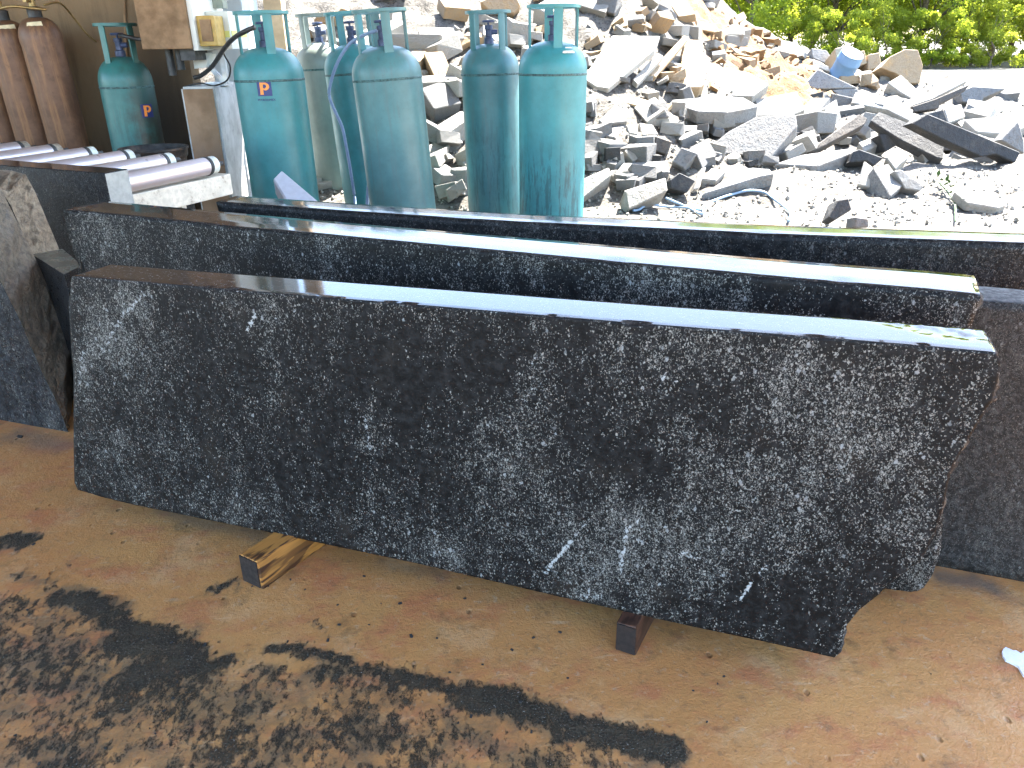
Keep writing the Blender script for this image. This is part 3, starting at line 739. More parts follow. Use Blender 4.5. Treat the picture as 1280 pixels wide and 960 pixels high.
# machine housing above the plinth
M_rust = plain('rusty_brown_plate', (.27, .165, .085), .75, .35, 9, .1, .4, (.30, .18, .08), .6)
M_white = plain('white_panel', (.70, .70, .64), .45, .06, 8, 0, .05)
M_yel = plain('yellow_paint', (.52, .33, .08), .5, .2, 20); M_yell = plain('yellow_label', (.75, .75, .25), .5, .05)
M_blk = plain('black_rubber', (.025, .025, .025), .5, .3, 40); M_grn = plain('grey_green_strip', (.22, .25, .2), .5)
YH = 4.72; h0 = aty(178, 62, YH); h1 = aty(240, 62, YH); hz = h0.z
mh = empty('stone_machine', (h1.x, YH, hz), 'brown steel machine housing mounted above the plinth with white side panel and yellow box', 'machine')
def W2(o, par): o.parent = par; o.matrix_parent_inverse = Matrix.Translation(-Vector(par.location)); return o
DX = .40   # depth
W2(MB().box(h0.x, h1.x, YH, YH+.45, hz, 2.95).build('housing', [M_rust], bevel=.006), mh)
ye = 5.25
W2(MB().box(h1.x+.001, h1.x+.03, YH+.02, ye, hz-.01, 2.95).build('side_panel', [M_white], bevel=.004), mh)
# boxes stand on the side panel (face +x)
xsf = h1.x+.03
def onside(u, v): return atplane(u, v, (xsf, 0, 0), (1, 0, 0))
y0 = onside(236, 30).y; y1 = onside(250, 30).y
a0 = aty(238, 20, YH+.02); 
yb = W2(MB().box(xsf, xsf+.10, YH+.05, YH+.20, aty(250, 58, YH).z, aty(250, 19, YH).z).build('yellow_box', [M_yel], bevel=.006), mh)
W2(MB().box(xsf+.02, xsf+.08, YH+.043, YH+.05, aty(250, 52, YH).z, aty(250, 24, YH).z).build('box_lid', [M_rust]), yb)
cab = W2(MB().box(xsf, xsf+.13, YH+.205, YH+.52, aty(262, 62, YH+.2).z, aty(258, 14, YH+.2).z).build('control_cabinet', [M_white], bevel=.006), mh)
W2(MB().box(xsf+.02, xsf+.125, YH+.200, YH+.205, aty(262, 47, YH+.2).z, aty(262, 39, YH+.2).z).build('yellow_label', [M_yell]), cab)
W2(MB().box(xsf+.131, xsf+.134, YH+.22, YH+.5, aty(262, 47, YH+.3).z, aty(262, 39, YH+.3).z).build('yellow_label', [M_yell]), cab)
W2(MB().box(xsf, xsf+.06, YH+.36, YH+.44, aty(262, 13, YH+.4).z+.01, 2.9).build('cable_duct', [M_grn]), mh)
mbp = MB()
for k, u in enumerate((212, 224)):
    c = aty(u, 70, YH+.15); mbp.lathe([(.022, hz-.14+.03*k), (.022, hz-.002)], 12, Matrix.Translation((c.x, c.y, 0)))
W2(mbp.build('drive_shaft', [M_blk]), mh)
W2(MB().box(h0.x+.18, h1.x-.01, YH+.06, YH+.3, hz-.06, hz-.002).build('guard', [M_blk]), mh)
mf = MB(); q = [aty(u, v, 4.95) for u, v in ((240, 66), (262, 66), (258, 84), (243, 86))]
mf.add([*q]+[p+Vector((0, .12, 0)) for p in q], [(0, 1, 2, 3), (7, 6, 5, 4), (0, 4, 5, 1), (1, 5, 6, 2), (2, 6, 7, 3), (3, 7, 4, 0)])
W2(mf.build('chute', [M_white]), mh)
M_galv = plain('galvanised', (.55, .57, .58), .4, .15, 20, .3)
br = empty('steel_bracket', aty(272, 107, 5.0), 'white triangular steel bracket standing on the plinth beside the machine', 'bracket')
Pb = lambda u, v: aty(u, v, 5.0)
W2(MB().bar(Pb(277, 62), Pb(283, 104), .028, .03, (0, 1, 0)).build('upright', [M_galv]), br)
W2(MB().bar(Pb(259, 80), Pb(281, 103), .024, .028, (0, 1, 0)).build('brace', [M_galv]), br)
W2(MB().bar(Pb(250, 64), Pb(279, 64), .028, .03, (0, 1, 0)).build('top_bar', [M_galv]), br)
W2(MB().box(Pb(257, 104).x, Pb(285, 104).x, 4.93, 5.09, Pb(270, 107).z, Pb(270, 103).z).build('foot_plate', [M_galv]), br)
o = MB().tube(spline([aty(243, 97, 4.92), aty(252, 94, 4.9), aty(266, 82, 4.8), aty(281, 60, 4.6), aty(292, 48, 4.45), aty(303, 41, 4.32), aty(318, 34, 4.28)]), .012).build('gas_hose', [M_blk], smooth=True, origin=aty(266, 82, 4.8)); tag(o, 'thick black gas hose rising from the machine to the cylinder with the logo', 'hose')
o = MB().tube(spline([aty(231, 108.5, 4.85), aty(250, 104, 4.82), aty(268, 107, 4.8), aty(284, 100, 4.85), aty(288, 84, 4.88), aty(281, 70, 4.9), aty(278, 62, 4.93)]), .005, 8).build('cable', [M_blk], smooth=True, origin=aty(268, 107, 4.8)); tag(o, 'thin black cable looped around the white bracket', 'cable')

# ------------------------------------------------------------------ gas cylinders
def m_paint(name, c, grime=.3, streak=.0, fade=None, hcut=.45, rough=.38, soot=False):
    m = M(name, rough); z = m.sep()[2]
    n = m.noise(5, 5, .65); ns = m.noise(1, 5, .7, vec=m.map((26, 26, 2.2))); fine = m.noise(70, 4, .7)
    k = m.mix(m.step(n, .3, .7), tuple(x*.82 for x in c), tuple(min(1, x*1.12) for x in c))
    if fade: k = m.mix(m.math('MULTIPLY', m.step(m.noise(2.2, 4, .6), .3, .65), .75), k, fade)
    k = m.mix(m.math('MULTIPLY', m.step(ns, .48, .7), grime), k, (.11, .13, .12))
    k = m.mix(m.math('MULTIPLY', m.step(fine, .62, .7), .25), k, (.05, .06, .055))
    if streak:
        msk = m.math('MULTIPLY', m.step(z, hcut, hcut+.3, 1., 0.), m.step(m.noise(1, 5, .75, vec=m.map((45, 45, 5))), .50, .58))
        k = m.mix(m.math('MULTIPLY', msk, streak), k, (.014, .034, .038))
    if soot:
        xx = m.math('ADD', m.sep()[0], m.math('MULTIPLY', m.math('SUBTRACT', m.noise(7, 5, .65), .5), .35))
        sm = m.math('MULTIPLY', m.step(xx, .01, .13), m.step(z, .55, .95, 1., .45)); k = m.mix(m.math('MULTIPLY', sm, .9), k, (.03, .028, .022))
    m.col(k); m.rough(m.step(n, .3, .7, rough*1.35, rough*.85)); m.bump(fine, .08, .003); return m.m
M_seam = plain('weld_seam', (.05, .12, .12), .6, .5, 60); M_valve = plain('valve_blue_black', (.05, .07, .14), .45, .4, 30, .2); M_brass = plain('valve_brass', (.35, .24, .10), .4, .3, 30, .7)
M_navy = plain('logo_navy', (.02, .03, .14), .4, .05, 20, 0, 0); M_org = plain('logo_orange', (.80, .28, .05), .4, .05, 20, 0, 0); M_scr = plain('scraped_primer', (.55, .6, .58), .6, .3, 60)
def wrap(verts, R, ang, z0):
    out = []
    for x, y, dz in verts:
        a = ang+x/R; out.append(Vector(((R+dz)*math.cos(a), (R+dz)*math.sin(a), z0+y)))
    return out
def patch(name, mat, parent, R, ang, z0, x0, x1, y0, y1, dz, poly=None, nx=10, soft=None):
    v = []; f = []
    for j in range(2):
        for i in range(nx+1): v.append((x0+(x1-x0)*i/nx, y0 if j == 0 else y1, dz))
    b = len(v); v += [(x, y, dz-.0016) for x, y, _ in v]
    for i in range(nx): f += [(i, i+1, nx+2+i, nx+1+i), (b+i, b+nx+1+i, b+nx+2+i, b+i+1), (i, b+i, b+i+1, i+1), (nx+1+i, nx+2+i, b+nx+2+i, b+nx+1+i)]
    f += [(0, nx+1, b+nx+1, b), (nx, b+nx, b+2*nx+1, 2*nx+1)]
    return mk(name, wrap(v, R, ang, z0), f, mat, parent)
def shape2d(name, mat, parent, R, ang, z0, strips, dz):
    v = []; f = []
    for st in strips:      # st: list of (left point, right point)
        b = len(v)
        for (l, r_) in st:
            for q in range(4): t = q/3; v.append((l[0]*(1-t)+r_[0]*t, l[1]*(1-t)+r_[1]*t, dz))
        for i in range(len(st)-1):
            for q in range(3): f.append((b+i*4+q, b+i*4+q+1, b+i*4+5+q, b+i*4+4+q))
    return mk(name, wrap(v, R, ang, z0), f, mat, parent)
def text_mesh(name, s, size, mat, parent, R, ang, z0, dz):
    cu = bpy.data.curves.new('t', 'FONT'); cu.body = s; cu.size = size; cu.align_x = 'CENTER'; cu.extrude = .0006
    t = bpy.data.objects.new('t', cu); COL.objects.link(t); bpy.context.view_layer.update()
    me = bpy.data.meshes.new_from_object(t.evaluated_get(bpy.context.evaluated_depsgraph_get())); bpy.data.objects.remove(t); bpy.data.curves.remove(cu)
    V = wrap([(v.co.x, v.co.y, dz+v.co.z) for v in me.vertices], R, ang, z0); F_ = [tuple(p.vertices) for p in me.polygons]; bpy.data.meshes.remove(me)
    return mk(name, V, F_, mat, parent)
R0 = .186
def lpg(u, vtop, Y, label, paint, rot=0., tilt=(0, 0), logo=None, text=False, scraped=None, Rr=R0, group='tall gas cylinders at the shed edge'):
    top = aty(u, vtop, Y); Ht = top.z; base = Vector((top.x, top.y, -.01)); Hc = Ht-base.z
    o = empty('gas_cylinder', base, label, 'gas cylinder', group); o.rotation_euler = (tilt[0], tilt[1], 0)
    hs = Hc-.175; R = Rr     # hs: dome apex height
    prof = [(R*.82, 0), (R*.86, .004), (R*.86, .06), (R*.9, .062), (R*.985, .085), (R, .11)]
    prof += [(R, .11+(hs-.145-.11)*k/6) for k in range(1, 7)]
    prof += [(R*math.cos(t)**.75 if t < PI/2-.01 else .02, hs-.145+.145*math.sin(t)) for t in np.linspace(.08, PI/2-.001, 14)]
    b = MB().lathe(prof, 56).build('body', [paint], o); autosmooth(b, 50)
    zs = hs-.165
    s = MB().lathe([(R+.0005, zs-.006), (R+.0028, zs-.003), (R+.0028, zs+.003), (R+.0005, zs+.006)], 56, caps=False).build('weld_seam', [M_seam], o); autosmooth(s)
    # collar: ring on four bent posts
    c = MB(); rc = R*.70; z1 = Hc
    nseg = 48; w = .007
    for (ra, rb_, za, zb_) in ((rc-w, rc+w+.006, z1-.016, z1),):
        c.lathe([(ra, za), (rb_, za), (rb_, zb_), (ra, zb_), (ra, za)], nseg, caps=False)
    for k in range(4):
        a0 = rot+PI/2*k; wd = .18
        vv = []; nq = 5; zz0 = hs-.06
        for zz in (zz0, z1-.012):
            for rr in (rc-.004, rc+.004):
                for q_ in range(nq): a = a0-wd+2*wd*q_/(nq-1); vv.append((rr*math.cos(a), rr*math.sin(a), zz))
        I = lambda zi, ri, q_: zi*2*nq+ri*nq+q_
        ff = []
        for q_ in range(nq-1):
            ff += [(I(0, 1, q_), I(0, 1, q_+1), I(1, 1, q_+1), I(1, 1, q_)), (I(0, 0, q_), I(1, 0, q_), I(1, 0, q_+1), I(0, 0, q_+1))]
        ff += [(I(0, 0, 0), I(0, 1, 0), I(1, 1, 0), I(1, 0, 0)), (I(0, 0, nq-1), I(1, 0, nq-1), I(1, 1, nq-1), I(0, 1, nq-1))]
        c.add(vv, ff)
    autosmooth(c.build('collar', [paint], o))
    vb = MB().lathe([(.028, hs-.01), (.028, hs+.03), (.020, hs+.034), (.020, hs+.075), (.024, hs+.078), (.024, hs+.098)], 16)
    vb.lathe([(.014, 0), (.014, .05)], 12, Matrix.Translation((0, 0, hs+.06)) @ Matrix.Rotation(PI/2, 4, 'Y'))
    v_ = vb.build('valve', [M_valve], o); autosmooth(v_)
    hw = MB().lathe([(.006, hs+.098), (.006, hs+.112), (.034, hs+.112), (.036, hs+.118), (.034, hs+.124), (.01, hs+.126)], 16).build('handwheel', [M_valve], v_); autosmooth(hw)
    cang = math.atan2(-base.y, -base.x)    # towards the camera
    if logo:
        du, z = logo; ang = cang+math.asin(max(-1, min(1, du)))
        pa_ = patch('logo_badge', M_navy, o, R, ang, z, -.037, .037, -.037, .037, .0018)
        # an orange letter P with a notch
        s_ = .001
        arc = [(PI*.5-PI*t/10) for t in range(11)]
        bowl = [((.002+.009*math.cos(a)*1.0, .012+.0085*math.sin(a)), (.002+.024*math.cos(a), .010+.020*math.sin(a))) for a in arc]
        stem = [((-.024, -.030), (-.006, -.030)), ((-.022, .0), (-.006, -.004)), ((-.022, .030), (-.004, .030))]
        bar_ = [((-.006, .0205), (.004, .0205)), ((-.006, .030), (.004, .030))]
        swoosh = [((-.006, -.004), (-.006, .003)), ((.003, -.010), (.004, -.003)), ((.012, -.004), (.008, .002))]
        shape2d('logo_letter', M_org, pa_, R, ang, z, [stem, bowl, bar_, swoosh], .0035)
        if text: text_mesh('lettering', 'PETROLIMEX', .016, M_navy, o, R, ang+.02, z-.062, .001)
    if scraped:
        du, z = scraped; ang = cang+math.asin(du)
        rs = random.Random(3); st = [((-.035+rs.uniform(-.006, .006), -.012+k*.006), (.03+rs.uniform(-.01, .01), -.012+k*.006)) for k in range(3)]
        st2 = [((-.02+rs.uniform(-.006, .006), .012+k*.005), (.012+rs.uniform(-.01, .01), .012+k*.005)) for k in range(2)]
        shape2d('scraped_label', M_scr, o, R, ang, z, [st, st2], .0012)
    return o
TEAL = (.055, .24, .25)
lpg(328, 14, 4.62, 'clean teal gas cylinder with a navy and orange logo beside the pale pier', m_paint('paint_teal_clean', (.046, .225, .235), .15), RAD(28), (0, RAD(-.5)), (-.18, .86), True)
lpg(489, 11, 4.55, 'grimy grey teal gas cylinder in front of two other gas cylinders', m_paint('paint_teal_grimy', (.072, .19, .195), .4), RAD(20), (0, RAD(-3.0)))
lpg(449, 14, 5.15, 'bright teal gas cylinder partly behind the grimy one with a hose hanging over it', m_paint('paint_teal_mid', (.044, .215, .235), .2), RAD(35), (0, RAD(-3.2)))
lpg(402, 17, 5.75, 'faded greenish grey gas cylinder standing behind the cluster of three', m_paint('paint_faded', (.13, .18, .165), .3, 0, (.22, .25, .22)), RAD(50), (0, RAD(-1.8)), None, False, None, .178)
lpg(614, 13, 5.0, 'dull teal gas cylinder with sooty streaks close beside the brightest one', m_paint('paint_teal_dull', (.053, .175, .19), .35, .4), RAD(40), (0, RAD(-.9)), None, False, None, .172)
lpg(690, 6, 4.6, 'bright teal gas cylinder with scraped label and black drips near its foot', m_paint('paint_teal_bright', (.038, .225, .245), .1, .55, None, .35), RAD(8), (0, RAD(.4)), None, False, (.45, 1.02))
lpg(143, 29, 4.95, 'teal gas cylinder half blackened by soot against the brown wall', m_paint('paint_teal_sooty', (.03, .15, .14), .35, .3, None, .6, .38, True), RAD(-20), (0, 0), (.56, .73), False, None, .148, 'gas cylinders indoors')
# hoses of the cylinders
M_bh = plain('blue_hose', (.22, .30, .45), .45, .1, 30)
o = MB().tube(spline([aty(472, 38, 4.62), aty(455, 44, 4.7), aty(437, 55, 4.75), aty(422, 78, 4.78), aty(413, 105, 4.8), aty(412, 122, 4.8), aty(420, 142, 4.8), aty(428, 160, 4.8), aty(434, 190, 4.8), aty(440, 225, 4.8), aty(444, 256, 4.8), aty(446, 300, 4.6)]), .009).build('gas_hose', [M_bh], smooth=True, origin=aty(412, 122, 4.8)); tag(o, 'blue grey hose draped down between the clustered gas cylinders', 'hose')
o = MB().tube(spline([aty(474, 180, 4.9), aty(466, 205, 4.85), aty(461, 230, 4.85), aty(459, 258, 4.85), aty(458, 300, 4.8)]), .010).build('gas_hose', [M_bh], smooth=True, origin=aty(461, 230, 4.85)); tag(o, 'short pale blue hose curving down beside the grimy gas cylinder', 'hose')
o = MB().tube(spline([aty(150, 44, 4.88), aty(160, 46, 4.85), aty(175, 49, 4.85), aty(188, 46, 4.8), aty(191, 42, 4.76)]), .011).build('gas_hose', [M_blk], smooth=True, origin=aty(175, 49, 4.85)); tag(o, 'dark hose joining the sooty cylinder to the brown machine housing', 'hose')

# ------------------------------------------------------------------ rusty tall cylinders
def m_rustcyl():
    m = M('rusty_brown_paint', .5, Metallic=.1)
    n = m.noise(6, 6, .7); ns = m.noise(1, 5, .7, vec=m.map((22, 22, 1.5)))
    c = m.mix(m.step(n, .35, .65), (.11, .056, .032), (.18, .095, .055)); c = m.mix(m.math('MULTIPLY', m.step(ns, .5, .68), .6), c, (.34, .17, .07))
    c = m.mix(m.math('MULTIPLY', m.step(m.noise(30, 5, .7), .6, .7), .5), c, (.06, .03, .02)); m.col(c); m.bump(n, .15, .004); return m.m
M_rc = m_rustcyl(); M_tag = plain('paper_tag', (.72, .62, .40), .6, .15, 30)
def oxy(u, v, Y, label, tilt, tagged):
    top = aty(u, v, Y); base = Vector((top.x, Y, .02)); Hs = top.z-base.z; R = .112
    o = empty('steel_gas_cylinder', base, label, 'gas cylinder', 'rust brown gas cylinders by the wall'); o.rotation_euler = (0, tilt, 0)
    prof = [(R*.9, 0), (R, .02), (R, Hs-.18)]+[(R*math.cos(t)+.026*math.sin(t), Hs-.18+.15*math.sin(t)) for t in np.linspace(.15, PI/2, 9)]+[(.030, Hs)]
    b = MB().lathe(prof, 40).build('body', [M_rc], o); autosmooth(b, 45)
    nk = MB().lathe([(.034, Hs-.04), (.038, Hs-.035), (.038, Hs+.02), (.030, Hs+.025)], 20).build('neck_ring', [M_blk], o); autosmooth(nk)
    vv = MB().lathe([(.018, Hs+.02), (.018, Hs+.08), (.012, Hs+.085), (.012, Hs+.11)], 14); vv.lathe([(.011, 0), (.011, .07)], 10, Matrix.Translation((0, 0, Hs+.055)) @ Matrix.Rotation(PI/2, 4, 'X'))
    v_ = vv.build('valve', [M_brass], o); autosmooth(v_)
    autosmooth(MB().lathe([(.03, Hs+.11), (.033, Hs+.118), (.03, Hs+.126)], 16).build('handwheel', [M_brass], v_))
    if tagged:
        a = math.atan2(-base.y, -base.x)+tagged; t = []
        st = [((-.05, -.03), (.03, -.035)), ((-.045, .0), (.04, -.004)), ((-.035, .03), (.035, .034))]
        shape2d('paper_tag', M_tag, o, R*.82, a, Hs-.09, [st], .008)
    return o
oxy(52, 14, 5.0, 'rust brown gas cylinder with a torn paper tag beside the sooty teal one', RAD(-2.0), -.15)
oxy(11, 18, 5.05, 'rust brown gas cylinder second from the sooty teal one', RAD(-2.0), .15)
oxy(-30, 18, 5.1, 'rust brown gas cylinder third from the sooty teal one', RAD(-2.0), 0)
o = MB().tube(spline([aty(55, 6, 4.95), aty(75, 4, 5.1), aty(92, 22, 5.2), aty(108, 42, 5.25), aty(120, 52, 5.3)]), .006, 8).build('gas_hose', [M_brass], smooth=True, origin=aty(75, 4, 5.1)); tag(o, 'thin brass coloured pipe running from a rusty cylinder down the wall', 'pipe')
o = MB().tube(spline([aty(-5, 12, 4.95), aty(15, 8, 4.9), aty(38, 10, 4.92), aty(58, 12, 4.95)]), .008, 8).build('gas_hose', [M_brass], smooth=True, origin=aty(15, 8, 4.9)); tag(o, 'brass manifold pipe linking the tops of the rusty cylinders', 'pipe')
o = MB().tube(spline([aty(155, -20, 5.34), aty(156, 20, 5.335), aty(158, 70, 5.335), aty(160, 118, 5.335)]), .008, 8).build('wall_pipe', [M_rust], smooth=True, origin=aty(156, 20, 5.335)); tag(o, 'thin brown pipe running down the brown shed wall', 'pipe')

# brazier drum
M_drum = plain('charred_drum', (.022, .02, .018), .6, .5, 20, .3, .3, (.12, .06, .03), .5)
Yd = 4.05; dl, dr = aty(152, 186, Yd), aty(232, 186, Yd); rd_ = min(.17, (dr.x-dl.x)/2); dc = (dl+dr)/2; zt_ = dc.z
o = empty('brazier_drum', (dc.x, Yd, .004), 'charred black half drum brazier beneath the sooty gas cylinder', 'brazier')
autosmooth(MB().lathe([(rd_*.9, 0), (rd_*.92, zt_-.05), (rd_*.98, zt_-.04), (rd_*1.0, zt_-.012), (rd_*1.03, zt_-.006), (rd_*1.03, zt_+.004), (rd_*.97, zt_+.004), (rd_*.93, zt_-.02), (rd_*.86, zt_-.06)], 40).build('drum', [M_drum], o))
a = math.atan2(-Yd, -dc.x)
shape2d('paint_patch', plain('orange_patch', (.5, .13, .05), .6, .3, 40), o, rd_*.92, a-.1, zt_-.085, [[((-.05, -.02), (.03, -.03)), ((-.055, .0), (.045, -.006)), ((-.03, .02), (.03, .018))]], .004)
shape2d('ash_scrape', M_scr, o, rd_*.55, a+.2, zt_-.045, [[((-.03, -.004), (.06, -.004)), ((-.03, .004), (.06, .004))]], .0)

# leaning white topped shard behind the long slab
def hero(poly, n, th, mat, label=None, name='stone_block', cat='stone', Y=None, group=None, jit=.0, lift=.05, anchor=None, bevel=.007):
    n = Vector(n).normalized()
    if Y is None:
        a = anchor or max(poly, key=lambda p: p[1])
        P = ground_hit(a[0], a[1], lift)
    else:
        a = anchor or max(poly, key=lambda p: p[1]); P = aty(a[0], a[1], Y)
    if Y is None:
        for q in range(14):
            top = [atplane(u, v, P, n) for u, v in poly]
            if min(p.z-hb(p.x, p.y) for p in top) > -.03: break
            P = CAM+(P-CAM)*.985
    top = [atplane(u, v, P, n) for u, v in poly]; k = len(top)
    back = [p - n*th for p in top]
    c = sum(top+back, Vector())/(2*k)
    rr = random.Random(hash(label) & 0xffff if False else len(poly)*17+int(poly[0][0]))
    back = [p + Vector((rr.uniform(-1, 1), rr.uniform(-1, 1), rr.uniform(-1, 1)))*th*.10 for p in back]
    vs = top+back
    bm = bmesh.new(); bv = [bm.verts.new(v-c) for v in vs]
    bm.faces.new(bv[:k]); bm.faces.new(list(reversed(bv[k:])))
    for i in range(k): bm.faces.new((bv[i], bv[i+k], bv[(i+1) % k+k], bv[(i+1) % k]))
    bmesh.ops.recalc_face_normals(bm, faces=bm.faces)
    try: bmesh.ops.bevel(bm, geom=bm.edges[:], offset=min(bevel, th*.12), segments=1, affect='EDGES')
    except Exception: pass
    me = bpy.data.meshes.new(name); bm.to_mesh(me); bm.free(); me.materials.append(mat)
    o = bpy.data.objects.new(name, me); COL.objects.link(o); o.location = c
    tag(o, label, cat, group); return o
hero([(341, 223), (352, 212), (398, 251), (440, 330), (372, 320), (357, 250)], (.12, -.45, .88), .09, plain('sawn_pale', (.52, .56, .62), .35, .08, 30), 'pale wedge shaped offcut leaning in front of the logo cylinder', 'stone_offcut', 'stone', 3.6, anchor=(352, 230))

